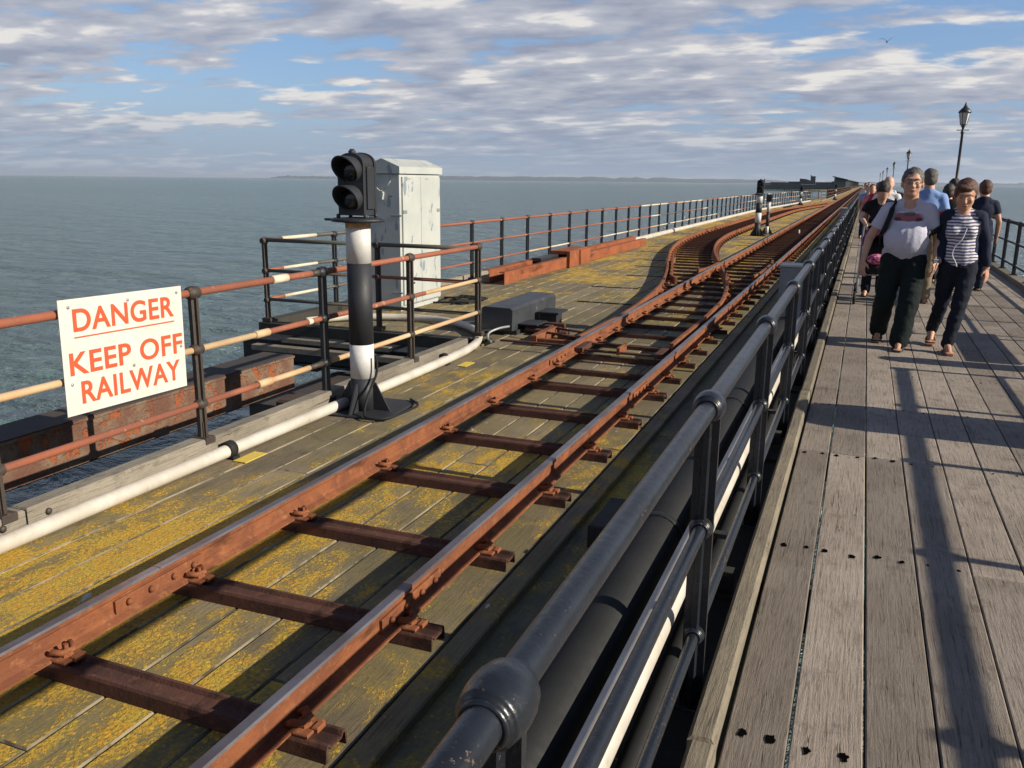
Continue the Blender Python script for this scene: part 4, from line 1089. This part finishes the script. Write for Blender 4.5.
M['bluec'] = cloth('light_blue_cotton', (.20, .31, .58)); M['redc'] = cloth('red_cotton', (.50, .03, .04)); M['whitec'] = cloth('white_cotton', (.62, .62, .64)); M['pinkc'] = cloth('pink_cotton', (.60, .22, .24)); M['khaki'] = cloth('khaki_cotton', (.22, .18, .12))
def tee_mat():
    m, nt, b = new_mat('grey_tee_with_print'); o = objco(nt); sp = N(nt, 'ShaderNodeSeparateXYZ'); L(nt, o, sp.inputs[0])
    n1 = noise(nt, o, 6, 5, .6, .6); c = mixc(nt, ramp(nt, n1, .3, .7), (.47, .47, .56), (.41, .41, .50))
    d = noise(nt, o, 26, 4, .6)
    front = ramp(nt, sp.outputs[1], -.07, -.10)
    def ell(cx_, cz, rx, rz, soft=.18):
        a = math_(nt, 'POWER', math_(nt, 'ABSOLUTE', math_(nt, 'DIVIDE', math_(nt, 'SUBTRACT', sp.outputs[0], cx_), rx)), 3.)
        e = math_(nt, 'POWER', math_(nt, 'ABSOLUTE', math_(nt, 'DIVIDE', math_(nt, 'SUBTRACT', sp.outputs[2], cz), rz)), 2.6)
        r_ = math_(nt, 'ADD', math_(nt, 'ADD', a, e), math_(nt, 'MULTIPLY', math_(nt, 'SUBTRACT', d, .5), 1.6))
        return math_(nt, 'MULTIPLY', ramp(nt, r_, 1 - soft, 1 + soft, 1, 0), front)
    c = mixc(nt, math_(nt, 'MULTIPLY', ell(-.005, 1.315, .165, .070), .75), c, (.55, .52, .56))
    c = mixc(nt, math_(nt, 'MULTIPLY', ell(.01, 1.360, .10, .016), .7), c, (.42, .17, .20))
    c = mixc(nt, math_(nt, 'MULTIPLY', ell(-.005, 1.290, .155, .040), .85), c, (.24, .03, .045))
    c = mixc(nt, math_(nt, 'MULTIPLY', ell(0, 1.320, .055, .020), .8), c, (.10, .09, .08))
    c = mixc(nt, math_(nt, 'MULTIPLY', ell(-.10, 1.270, .03, .016), .8), c, (.06, .03, .04))
    c = mixc(nt, math_(nt, 'MULTIPLY', ell(.09, 1.270, .03, .016), .8), c, (.06, .03, .04))
    L(nt, c, b.inputs['Base Color']); b.inputs['Roughness'].default_value = .9; b.inputs['Specular IOR Level'].default_value = .2
    bump(nt, b, n1, .5, .02); return m
M['tee'] = tee_mat()
def stripe_mat():
    m, nt, b = new_mat('striped_jersey'); o = objco(nt); sp = N(nt, 'ShaderNodeSeparateXYZ'); L(nt, o, sp.inputs[0])
    n1 = noise(nt, o, 5, 4, .6, .5)
    zz = math_(nt, 'ADD', sp.outputs[2], math_(nt, 'MULTIPLY', n1, .035))
    w = math_(nt, 'SINE', math_(nt, 'MULTIPLY', zz, 2 * PI / .030)); k = ramp(nt, w, -.15, .15)
    c = mixc(nt, k, (.60, .58, .60), (.075, .07, .16)); L(nt, c, b.inputs['Base Color']); b.inputs['Roughness'].default_value = .9
    bump(nt, b, n1, .5, .02); return m
M['stripes'] = stripe_mat()

def cap_prim(mb, p0, p1, r0, r1, n=14):
    """tapered capsule"""
    p0, p1 = V(p0), V(p1); d = p1 - p0; l = d.length; d.normalize(); pts = []; rs = []
    for k in range(4):
        a = k / 4 * PI / 2; pts.append(p0 - d * r0 * math.cos(a)); rs.append(max(1e-4, r0 * math.sin(a)))
    pts.append(p0); rs.append(r0); pts.append(p1); rs.append(r1)
    for k in range(3, -1, -1):
        a = k / 4 * PI / 2; pts.append(p1 + d * r1 * math.cos(a)); rs.append(max(1e-4, r1 * math.sin(a)))
    mb.tube(pts, rs, n)
def ell_prim(mb, c, r, rot=(0, 0, 0), n=20):
    k = len(mb.v); mb.sphere((0, 0, 0), 1, n, sc=r)
    from mathutils import Euler
    e = Euler(rot).to_matrix()
    for i in range(k, len(mb.v)): p = e @ V(mb.v[i]); mb.v[i] = (p.x + c[0], p.y + c[1], p.z + c[2])
def fuse(mb, vox, smooth=4, cut=None, disp=None):
    """one continuous surface from overlapping volumes"""
    me = mb.mesh('tmp', [M['skin']]); o = bpy.data.objects.new('tmp', me); COL.objects.link(o)
    r = o.modifiers.new('r', 'REMESH'); r.mode = 'VOXEL'; r.voxel_size = vox; r.use_smooth_shade = True
    if smooth: s_ = o.modifiers.new('s', 'SMOOTH'); s_.factor = .5; s_.iterations = smooth
    dg = bpy.context.evaluated_depsgraph_get(); me2 = bpy.data.meshes.new_from_object(o.evaluated_get(dg))
    bpy.data.objects.remove(o)
    if cut or disp:
        bm = bmesh.new(); bm.from_mesh(me2)
        if disp:
            bm.normal_update()
            for v in bm.verts: v.co += v.normal * disp(v.co)
        for co_, no in (cut or []):
            bmesh.ops.bisect_plane(bm, geom=bm.verts[:] + bm.edges[:] + bm.faces[:], plane_co=co_, plane_no=no, clear_outer=True)
        bm.to_mesh(me2); bm.free()
    for p in me2.polygons: p.use_smooth = True
    return me2
def put(name, me, mat, parent):
    me.name = name; me.materials.clear(); me.materials.append(mat)
    o = bpy.data.objects.new(name, me); COL.objects.link(o); o.parent = parent; return o
def hand_prims(mb, wrist, tip_dir, palm_n, side, s_=1., curl=.5):
    """palm, four bent fingers of unequal length and a thumb leaving the side of the palm"""
    d = V(tip_dir).normalized(); nrm = V(palm_n).normalized(); nrm = (nrm - d * nrm.dot(d)).normalized(); sd_ = d.cross(nrm).normalized() * side
    w = V(wrist); pc = w + d * .05 * s_
    for k in range(4):
        o = (k - 1.5) * .019 * s_; a = w + d * .012 * s_ + sd_ * o * .6; b_ = w + d * (.088 - abs(k - 1.3) * .003) * s_ + sd_ * o
        cap_prim(mb, a, b_, .0145 * s_, .0115 * s_, 8)
        l = (.066, .078, .072, .056)[3 - k] * s_; q = b_; dd = d.copy()
        for j in range(3):
            dd = (dd + nrm * curl * (.35 + .25 * j)).normalized(); e = q + dd * l * (.45, .32, .23)[j]
            cap_prim(mb, q, e, (.0092 - .0008 * j) * s_, (.0086 - .0008 * j) * s_, 8); q = e
    t0 = w + d * .025 * s_ + sd_ * .022 * s_; t1 = t0 + (d * .6 + sd_ * .75 + nrm * .3).normalized() * .04 * s_; t2 = t1 + (d * .95 + sd_ * .2 + nrm * .35).normalized() * .033 * s_
    cap_prim(mb, t0, t1, .0135 * s_, .0105 * s_, 8); cap_prim(mb, t1, t2, .0102 * s_, .0085 * s_, 8)

def person(loc, label, J, rz=0, vox=.011, skin='skin', top='tee', bottom='trousers', hair='hair_grey', hairstyle='short', sleeve=.45, belly=0, bust=0, wide=1., leg_r=(.105, .075, .068), shoes='sole', head_rot=(0, 0, 0), jacket=None, fine=True, shorts=False, group=None, hem=None, glasses=False, neck_open=.0):
    """J: joints in the figure's own frame, facing -Y. a = viewer's left when facing the viewer."""
    t = thing('person', loc, label, 'person', group, rz)
    H = V(J['head']); nk = V(J['neck'])
    hr = head_rot
    from mathutils import Euler
    E_ = Euler(hr).to_matrix()
    hs = 1.21 if fine else 1.14
    def hp(x, y, z): return H + (E_ @ V((x, y, z))) * hs
    def ell_h(mb_, c, r, rot, n=20): ell_prim(mb_, c, tuple(q * hs for q in r), rot, n)
    mb = MB()
    # head: cranium, face wedge, jaw, nose, ears, brow
    ell_h(mb, hp(0, .012, .022), (.076, .094, .092), hr); ell_h(mb, hp(0, -.020, -.030), (.064, .070, .085), hr)
    ell_h(mb, hp(0, -.048, -.083), (.038, .036, .030), hr)
    if fine:
        cap_prim(mb, hp(0, -.086, .010), hp(0, -.104, -.026), .009, .0135, 8); ell_h(mb, hp(0, -.096, -.032), (.018, .012, .009), hr, 10)
        ell_h(mb, hp(0, -.080, .030), (.055, .014, .010), hr, 12); ell_h(mb, hp(-.036, -.068, -.022), (.022, .02, .022), hr, 10); ell_h(mb, hp(.036, -.068, -.022), (.022, .02, .022), hr, 10)
        ell_h(mb, hp(0, -.084, -.058), (.024, .012, .012), hr, 10)
    for s_ in (-1, 1): ell_h(mb, hp(s_ * .076, .012, -.010), (.010, .020, .032), hr, 10)
    ch = V(J['chest']); pv = V(J['pelvis'])
    cap_prim(mb, hp(0, .012, -.045), nk, .058 * wide ** .5, .066 * wide ** .5)
    cap_prim(mb, nk + V((0, 0, -.02)), ch, .07, .10)
    ell_prim(mb, ch, (.145 * wide, .092, .16)); ell_prim(mb, (pv + ch) / 2, (.125 * wide, .088, .20)); ell_prim(mb, pv, (.145 * wide, .10, .10))
    for k in 'ab':
        sh, el, wr = V(J['sh' + k]), V(J['el' + k]), V(J['wr' + k])
        cap_prim(mb, nk + V((0, .01, -.05)), sh, .05, .052); cap_prim(mb, sh, el, .050 * wide ** .6, .039 * wide ** .4); cap_prim(mb, el, wr, .040 * wide ** .4, .026)
        hip, kn, an, to = V(J['hip' + k]), V(J['kn' + k]), V(J['an' + k]), V(J['to' + k])
        cap_prim(mb, hip, kn, .076, .052); cap_prim(mb, kn, kn.lerp(an, .35) + V((0, .012, 0)), .050, .052); cap_prim(mb, kn.lerp(an, .35) + V((0, .012, 0)), an, .052, .034)
        heel = an + (an - to).normalized() * .03; heel.z = to.z + max(0, (an.z - .09)) 
        cap_prim(mb, an, heel, .036, .028); cap_prim(mb, an, to, .038, .022); cap_prim(mb, heel, to, .026, .022)
        if fine:
            fd = V((to.x - an.x, to.y - an.y, 0)).normalized(); fs_ = V((-fd.y, fd.x, 0))
            for j in range(5): cap_prim(mb, to + fs_ * (j - 2) * .015 - fd * .01, to + fs_ * (j - 2) * .0165 + fd * (.030 - abs(j - 1.2) * .004), .0105, .0085, 6)
        side = -1 if k == 'a' else 1
        hd = V(J.get('hd' + k, (0, -.15, -1)))
        hand_prims(mb, wr, hd, J.get('pn' + k, (-side, 0, 0)), J.get('ts' + k, 1 if k == 'a' else -1), 1.05 if wide > 1 else .98, J.get('cu' + k, .5))
    put('body', fuse(mb, vox if not fine else .0075, 3), M[skin], t)
    # hair
    if hairstyle != 'bald':
        mb = MB(); seed = loc[0] * 7 + loc[1]
        if hairstyle == 'short':
            ell_h(mb, hp(0, .022, .036), (.083, .100, .090), hr); ell_h(mb, hp(0, .05, -.01), (.074, .07, .07), hr)
            cut_ = [(hp(0, -.058, .050), E_ @ V((0, -1, -.62)))]
        elif hairstyle == 'crop':
            ell_h(mb, hp(0, .024, .032), (.080, .097, .089), hr); ell_h(mb, hp(0, .05, -.012), (.072, .066, .068), hr)
            cut_ = [(hp(0, -.040, .060), E_ @ V((0, -1, -.35)))]
        else:      # bob / swept
            ell_h(mb, hp(0, .020, .034), (.082, .100, .092), hr); ell_h(mb, hp(0, .052, -.02), (.074, .066, .07), hr); ell_h(mb, hp(-.02, -.055, .075), (.055, .034, .024), hr)
            ell_h(mb, hp(.068, .01, .01), (.018, .045, .045), hr); ell_h(mb, hp(-.068, .01, .01), (.018, .045, .045), hr)
            cut_ = [(hp(0, -.070, .030), E_ @ V((0, -1, -.45)))]
        me = fuse(mb, .009 if fine else .014, 1, cut_, lambda c: .006 * mnoise.noise(c * 55 + V((seed, 0, 0))) + .008 * mnoise.noise(c * 18))
        put('hair', me, M[hair], t)
    if fine:
        for s_ in (-1, 1):
            mb = MB(); ell_h(mb, hp(s_ * .031, -.0815, .004), (.010, .004, .0034), hr, 10); part_local(mb, 'eye', M['eye_dark'], t)
            mb = MB(); cap_prim(mb, hp(s_ * .016, -.094, .027), hp(s_ * .047, -.082, .027), .0030, .0022, 6); part_local(mb, 'eyebrow', M[hair], t)
        mb = MB(); ell_h(mb, hp(0, -.096, -.059), (.022, .005, .0062), hr, 12); part_local(mb, 'mouth', M['lips'], t)
    if glasses:
        mb = MB()
        for s_ in (-1, 1):
            ring = [hp(s_ * .032 + .024 * math.cos(a * PI / 8), -.100, .006 + .017 * math.sin(a * PI / 8)) for a in range(17)]
            mb.tube(ring, .0022, 6, caps=False); mb.tube([hp(s_ * .056, -.099, .010), hp(s_ * .080, .0, .006)], .002, 5)
        mb.tube([hp(-.009, -.101, .010), hp(.009, -.101, .010)], .002, 5); part_local(mb, 'glasses', M['eye_dark'], t)
    # top
    mb = MB(); w = wide
    ell_prim(mb, ch + V((0, 0, -.01)), (.168 * w, .118, .175)); ell_prim(mb, (pv + ch) / 2 + V((0, -.005, -.03)), (.148 * w, .112, .24)); ell_prim(mb, pv + V((0, 0, .03)), (.165 * w, .12, .14))
    if belly: ell_prim(mb, pv + V((0, -.055, .17)), (.170 * w, .14 + belly, .20)); ell_prim(mb, ch + V((0, -.035, -.06)), (.150 * w, .12, .13))
    if bust:
        for s_ in (-1, 1): ell_prim(mb, ch + V((s_ * .065, -.075, -.03)), (.068, .065, .062))
    cap_prim(mb, V(J['sha']) + V((0, 0, -.03)), V(J['shb']) + V((0, 0, -.03)), .062, .062)
    cap_prim(mb, nk + V((0, .012, -.030)), ch, .074, .10)
    for k in 'ab': cap_prim(mb, nk + V((0, .014, -.035)), V(J['sh' + k]) + V((0, 0, -.012)), .064, .060)
    for k in 'ab':
        sh, el, wr = V(J['sh' + k]), V(J['el' + k]), V(J['wr' + k])
        if jacket: continue
        if sleeve <= 1: cap_prim(mb, sh, sh.lerp(el, sleeve * 1.25), .068 * w ** .5, .064 * w ** .5)
        else: cap_prim(mb, sh, el, .064, .054); cap_prim(mb, el, wr, .054, .040)
    hz = hem if hem is not None else pv.z - .04
    cuts = [((0, 0, hz), (0, 0, -1))]
    wr_ = lambda c: .006 * mnoise.noise(c * 9 + V((1.7, loc[1], 0))) + .0035 * mnoise.noise(V((c.x * 30, c.y * 30, c.z * 9)))
    me = fuse(mb, .012 if fine else .018, 4, cuts, wr_)
    if not jacket and sleeve <= 1:
        bm = bmesh.new(); bm.from_mesh(me)      # open the sleeve ends square
        for k in 'ab':
            sh, el = V(J['sh' + k]), V(J['el' + k]); d = (el - sh); p = sh.lerp(el, sleeve * 1.25)
            dn = d.normalized()
            g_ = [f for f in bm.faces if (f.calc_center_median() - p).dot(dn) > 0 and (f.calc_center_median() - p).length < .12]
            bmesh.ops.delete(bm, geom=g_, context='FACES')
        bm.to_mesh(me); bm.free()
    put('shirt', me, M[top], t)
    # trousers
    mb = MB(); a_, b__, c__ = leg_r
    ell_prim(mb, pv + V((0, .008, -.02)), (.162 * w, .122, .115)); 
    cuts = []
    for k in 'ab':
        hip, kn, an = V(J['hip' + k]), V(J['kn' + k]), V(J['an' + k])
        cap_prim(mb, hip + V((0, 0, -.02)), kn, a_, b__)
        if not shorts: cap_prim(mb, kn, kn.lerp(an, .5), b__, (b__ + c__) / 2); cap_prim(mb, kn.lerp(an, .5), an + V((0, .0, .005)), (b__ + c__) / 2, c__)
    me = fuse(mb, .012 if fine else .018, 3, [((0, 0, pv.z + .075), (0, 0, 1))], lambda c: .010 * mnoise.noise(V((c.x * 7, c.y * 7, c.z * 16 + loc[0]))) + .005 * mnoise.noise(c * 30))
    put('shorts' if shorts else 'trousers', me, M[bottom], t)
    # shoes / sandals
    for k in 'ab':
        an, to = V(J['an' + k]), V(J['to' + k]); d = V((to.x - an.x, to.y - an.y, 0)).normalized(); sd_ = V((-d.y, d.x, 0))
        lift = to.z - .024; pitch = max(0, an.z - to.z - .065)
        mb = MB(); vs_ = []
        for (u, wd) in ((-.09, .028), (-.06, .036), (0, .034), (.10, .044), (.15, .042), (.19, .026)):
            c_ = V((an.x, an.y, 0)) + d * u; zz = lift + pitch * max(0, (.14 - u) / .2)
            for s_ in (-1, 1):
                for h_ in (-.012, .006): q_ = c_ + sd_ * wd * s_; vs_.append((q_.x, q_.y, max(zz + h_, .002 if h_ < 0 else .016)))
        fs_ = []
        for i in range(5):
            b0 = i * 4; fs_ += [(b0, b0 + 4, b0 + 5, b0 + 1), (b0 + 2, b0 + 3, b0 + 7, b0 + 6), (b0 + 1, b0 + 5, b0 + 7, b0 + 3), (b0, b0 + 2, b0 + 6, b0 + 4)]
        fs_ += [(0, 1, 3, 2), (20, 22, 23, 21)]
        mb.add(vs_, fs_)
        for u, hh in ((.115, .030), (.05, .058)):
            c_ = V((an.x, an.y, lift + pitch * max(0, (.14 - u) / .2))) + d * u
            arc = [c_ + sd_ * .045 * math.cos(q * PI / 8) + V((0, 0, hh * math.sin(q * PI / 8) + .004)) for q in range(9)]
            mb.tube(arc, .0085, 6)
        part_local(mb, 'sandal', M[shoes], t)
    if jacket:
        mb = MB(); ell_prim(mb, ch + V((0, .018, -.01)), (.182 * w, .128, .18)); ell_prim(mb, (pv + ch) / 2 + V((0, .018, -.03)), (.165 * w, .125, .26)); ell_prim(mb, pv + V((0, .015, .0)), (.178 * w, .13, .16))
        cap_prim(mb, V(J['sha']), V(J['shb']), .072, .072)
        for k in 'ab':
            sh, el, wr = V(J['sh' + k]), V(J['el' + k]), V(J['wr' + k])
            cap_prim(mb, sh, el, .066, .055); cap_prim(mb, el, el.lerp(wr, .92), .055, .042)
        me = fuse(mb, .012, 3, [((0, 0, pv.z - .03), (0, 0, -1))], wr_)
        bm = bmesh.new(); bm.from_mesh(me)
        g_ = [f for f in bm.faces if f.calc_center_median().y < .03 and abs(f.calc_center_median().x - .01) < (.105 if f.calc_center_median().z < ch.z + .12 else .085) + .012 * math.sin(f.calc_center_median().z * 21)]
        bmesh.ops.delete(bm, geom=g_, context='FACES'); bm.to_mesh(me); bm.free()
        put('cardigan', me, M[jacket], t)
    return t

manJ = dict(head=(0, -.035, 1.615), neck=(0, .01, 1.475), chest=(0, .0, 1.25), pelvis=(0, .01, .91),
    sha=(-.180, .0, 1.355), ela=(-.335, .02, 1.075), wra=(-.375, -.06, .855), shb=(.180, 0, 1.355), elb=(.285, .03, 1.09), wrb=(.275, -.13, .875),
    hipa=(-.10, 0, .88), kna=(-.135, -.02, .49), ana=(-.155, .26, .13), toa=(-.165, .14, .035), hipb=(.10, 0, .88), knb=(.085, -.15, .49), anb=(.03, -.20, .085), tob=(.02, -.36, .024),
    hda=(0, -.2, -1), hdb=(-.05, -.15, -1), pna=(.7, .6, 0), pnb=(-.9, .3, 0), cub=.9, cua=.7)
man = person((.41, 9.42, 0), 'man in a grey printed T-shirt and glasses walking towards the camera', manJ, wide=1.25, belly=.01, sleeve=.5, leg_r=(.118, .098, .092), glasses=True, skin='skin_tan', hem=.875)
# watch and shoulder straps
mb = MB(); mb.lathe([(.031, -.012), (.034, -.010), (.034, .010), (.031, .012)], (0, 0, 0), 'Z', 16); 
w_ = thing('wristwatch', (.41 + .276, 9.42 - .122, .885), 'steel watch on the wrist of the man in the grey T-shirt', 'watch'); part_local(mb, 'strap', M['steel_grey'], w_)
mb = MB(); mb.box(-.016, .016, -.042, -.034, -.015, .015, .003); part_local(mb, 'dial', M['white'], w_)
bp = thing('backpack', (.41, 9.60, 1.15), 'dark backpack worn by the man in the grey T-shirt, its black straps over his shoulders', 'backpack')
mb = MB(); ell_prim(mb, (.05, .05, .02), (.17, .10, .23)); ell_prim(mb, (.05, .08, -.16), (.17, .09, .16)); put('bag', fuse(mb, .02, 3), M['blackc'], bp)
def strap(pts, w, tt=.006):
    mb = MB(); P_ = smooth_path(pts, 0, 5); vs_ = []; n = len(P_)
    for i, p in enumerate(P_):
        d = (P_[min(i + 1, n - 1)] - P_[max(i - 1, 0)]).normalized(); out = V((p.x - .0, p.y + .10, 0)).normalized() * .5 + V((0, 0, .5 if i in range(n // 4, n // 2) else .0))
        s_ = d.cross(out).normalized(); nn = s_.cross(d).normalized()
        for a, b_ in ((-w, -tt), (w, -tt), (w, tt), (-w, tt)): vs_.append(p + s_ * a + nn * b_)
    mb.add(vs_, [(i * 4 + k, i * 4 + (k + 1) % 4, i * 4 + 4 + (k + 1) % 4, i * 4 + 4 + k) for i in range(n - 1) for k in range(4)] + [(0, 1, 2, 3), tuple(4 * n - 4 + k for k in range(4))])
    return mb
q = strap([(-.12, .0, .25), (-.135, -.13, .29), (-.15, -.245, .24), (-.17, -.29, .15), (-.205, -.27, .03), (-.24, -.19, -.06), (-.235, -.08, -.12)], .026); part_local(q, 'strap', M['blackc'], bp)
q = strap([(.16, .0, .23), (.22, -.09, .20), (.295, -.17, .12), (.315, -.22, .065), (.27, -.255, .03), (.215, -.27, -.02), (.20, -.16, -.10)], .026); part_local(q, 'strap', M['blackc'], bp)

womJ = dict(head=(-.005, -.065, 1.51), neck=(0, .01, 1.385), chest=(0, 0, 1.19), pelvis=(.02, .01, .87),
    sha=(-.130, 0, 1.30), ela=(-.165, .04, 1.055), wra=(-.185, -.105, .865), shb=(.145, 0, 1.30), elb=(.225, .05, 1.07), wrb=(.262, .0, .825),
    hipa=(-.07, 0, .83), kna=(-.085, .06, .46), ana=(-.125, .30, .155), toa=(-.135, .19, .045), hipb=(.10, 0, .83), knb=(.055, -.13, .47), anb=(-.01, -.16, .085), tob=(.005, -.31, .024),
    hda=(-.25, -.15, -1), hdb=(.05, -.1, -1), pna=(-.9, -.2, 0), pnb=(-.8, .5, 0), cua=.9, cub=.5)
person((.885, 9.40, 0), 'woman in a striped top and navy cardigan looking down, holding the hand of the man', womJ, wide=.98, bust=1, top='stripes', bottom='jeans', jacket='navy', hair='hair_brown', hairstyle='bob', leg_r=(.095, .070, .058), shoes='sandal_tan', head_rot=(math.radians(20), 0, math.radians(-6)), skin='skin', hem=.835)
# phone lead hanging over the striped top
mb = MB(); mb.tube(smooth_path([(.03, -.15, 1.20), (.0, -.165, 1.10), (-.05, -.160, 1.03), (-.065, -.15, .95), (-.03, -.152, .88), (-.015, -.15, .84)], 0), .005, 6)
lead = thing('cord', (.885, 9.38, 0), 'thin white cord dangling over the striped top of the woman', 'cord'); part_local(mb, 'loop', M['whitec'], lead)

def stand(h=1.72, spread=.10, arm=.0, step=.0, lean=0.):
    k = h / 1.75
    J = dict(head=(0, -.02 - lean, 1.60), neck=(0, .01 - lean * .6, 1.47), chest=(0, -lean * .4, 1.26), pelvis=(0, 0, .92), sha=(-.160, -lean * .45, 1.365), ela=(-.245, .03 - lean * .3, 1.10), wra=(-.26, -.05, .86), shb=(.160, -lean * .45, 1.365), elb=(.245, .03 - lean * .3, 1.10), wrb=(.26, -.05, .86),
        hipa=(-.09, 0, .88), kna=(-.10, -.02 - step * .4, .49), ana=(-.10, .02 - step, .085), toa=(-.11, -.14 - step, .024), hipb=(.09, 0, .88), knb=(.10, -.02 + step * .3, .49), anb=(.10, .04 + step, .085 + step * .15), tob=(.11, -.12 + step, .024))
    for q in J: J[q] = tuple(c * k for c in J[q])
    return J
person((.78, 13.0, 0), 'tall man in a light blue T-shirt walking away behind the man in grey', stand(1.83, step=.14), rz=PI, vox=.018, fine=False, top='bluec', bottom='khaki', hair='hair_grey', wide=1.15, skin='skin')
person((1.67, 15.0, 0), 'man in a dark navy T-shirt seen from behind at the right, beyond the woman', stand(1.69, step=.12), rz=PI + .1, vox=.018, fine=False, top='navy', bottom='navy', hair='hair_brown', hairstyle='crop', wide=1.12, skin='skin_tan')
person((1.27, 16.2, 0), 'dark-haired person in a red top, walking away left of the woman in stripes', stand(1.62, step=.1), rz=PI, vox=.02, fine=False, top='redc', bottom='navy', hair='hair_dark', hairstyle='bob', skin='skin')
bp2 = thing('backpack', (1.32, 16.4 - .42, 1.16), 'small black backpack on the person in the red top', 'backpack')
mb = MB(); ell_prim(mb, (0, 0, 0), (.15, .09, .22)); put('bag', fuse(mb, .03, 2), M['blackc'], bp2)
person((1.40, 16.9, 0), 'dark-haired person mostly hidden behind the head of the woman', stand(1.72), rz=PI, vox=.02, fine=False, top='blackc', bottom='navy', hair='hair_dark', hairstyle='short', skin='skin')
J = stand(1.68, lean=.16); J['wra'] = (-.17, -.36, 1.03); J['ela'] = (-.25, -.05, 1.13); J['wrb'] = (.17, -.36, 1.03); J['elb'] = (.23, -.05, 1.13)
J['hda'] = (0, -1, -.3); J['hdb'] = (0, -1, -.3); J['head'] = (0, -.20, 1.50)
person((.22, 13.6, 0), 'man in a black T-shirt bending over the handle of a pushchair', J, fine=False, vox=.016, top='blackc', bottom='jeans', hair='hair_dark', skin='skin_pale', wide=1.1, head_rot=(math.radians(48), 0, 0))
person((.36, 17.0, 0), 'balding man in a white shirt walking towards the camera behind the pushchair', stand(1.76, step=.1), fine=False, vox=.018, top='whitec', bottom='khaki', hair='hair_fair', hairstyle='bald', skin='skin_pale', wide=1.15)
for (x, y, h, tp, hr_, lab) in ((.15, 25, 1.60, 'pinkc', 'hair_brown', 'distant walker in a pink top, just left of the bald man'), (.06, 28.5, 1.60, 'bluec', 'hair_fair', 'distant walker in a pale blue top nearest the black railing'), (.30, 24, 1.66, 'redc', 'hair_fair', 'distant fair-haired walker in red above the man with the pushchair'), (.75, 33, 1.70, 'whitec', 'hair_dark', 'distant walker in white, hidden behind the man in grey'), (-.02, 40, 1.66, 'whitec', 'hair_dark', 'farthest walker in white close to the black railing'), (.1, 47, 1.7, 'navy', 'hair_dark', 'farthest walker in navy, a speck above the railing')):
    person((x, y, 0), lab, stand(h, step=.1), fine=False, vox=.022, top=tp, bottom='jeans', hair=hr_, hairstyle='crop', skin='skin_tan')

# pushchair
M['purple'] = cloth('purple_fabric', (.16, .02, .14)); M['pink'] = simple('pink_pattern', (.45, .05, .15), (.25, .02, .10), 14, .9, bs=.3, c3=(.6, .35, .42), t3=(.52, .56), s3=30); M['chrome'] = simple('pushchair_frame', (.35, .35, .37), None, 5, .35, metal=.6, bs=0)
pc = thing('pushchair', (.22, 12.95, 0), 'pushchair with a purple hood and pink footmuff pushed by the man in black', 'pushchair')
mb = MB(); ell_prim(mb, (0, .06, .84), (.21, .22, .20)); put('hood', fuse(mb, .016, 3, [((0, -.06, .8), (0, -1, -.6)), ((0, 0, .72), (0, 0, -1))]), M['purple'], pc)
mb = MB(); ell_prim(mb, (0, .10, .62), (.18, .10, .26), (math.radians(-20), 0, 0)); ell_prim(mb, (0, -.02, .48), (.18, .2, .08)); put('seat', fuse(mb, .016, 3), M['blackc'], pc)
mb = MB(); ell_prim(mb, (0, -.17, .60), (.13, .12, .075)); put('footmuff', fuse(mb, .014, 3), M['pink'], pc)
mb = MB()
for s_ in (-1, 1):
    mb.tube([(s_ * .2, .38, 1.04), (s_ * .21, .15, .62), (s_ * .21, -.36, .16)], .013, 8); mb.tube([(s_ * .21, .10, .55), (s_ * .22, .30, .14)], .012, 8)
mb.tube([(-.2, .38, 1.04), (.2, .38, 1.04)], .016, 8); mb.tube([(-.21, -.1, .38), (.21, -.1, .38)], .01, 6); part_local(mb, 'frame', M['chrome'], pc)
for s_ in (-1, 1):
    for y, r in ((-.37, .085), (.31, .11)):
        mb = MB(); mb.lathe([(r * .72, -.018), (r, -.016), (r, .016), (r * .72, .018)], (s_ * .235, y, r), 'X', 20).lathe([(.02, -.022), (.02, .022)], (s_ * .235, y, r), 'X', 8)
        for k in range(5): mb.tube([(s_ * .235, y, r), (s_ * .235, y + r * .8 * math.cos(k * 1.257), r + r * .8 * math.sin(k * 1.257))], .006, 4)
        part_local(mb, 'wheel', M['black_pipe'], pc)

# ------------------------------------------------------------------ sea air: one even box of thin haze
m = bpy.data.materials.new('haze'); m.use_nodes = True; nt = m.node_tree; nt.nodes.clear()
out = nt.nodes.new('ShaderNodeOutputMaterial'); pv_ = nt.nodes.new('ShaderNodeVolumePrincipled')
pv_.inputs['Color'].default_value = (.72, .82, .95, 1); pv_.inputs['Density'].default_value = 4.5e-5; pv_.inputs['Anisotropy'].default_value = .2
nt.links.new(pv_.outputs[0], out.inputs['Volume'])
mb = MB(); mb.box(-46000, 46000, -5000, 46000, SEA - 3, 125); mb.build('haze', m, kind='stuff')
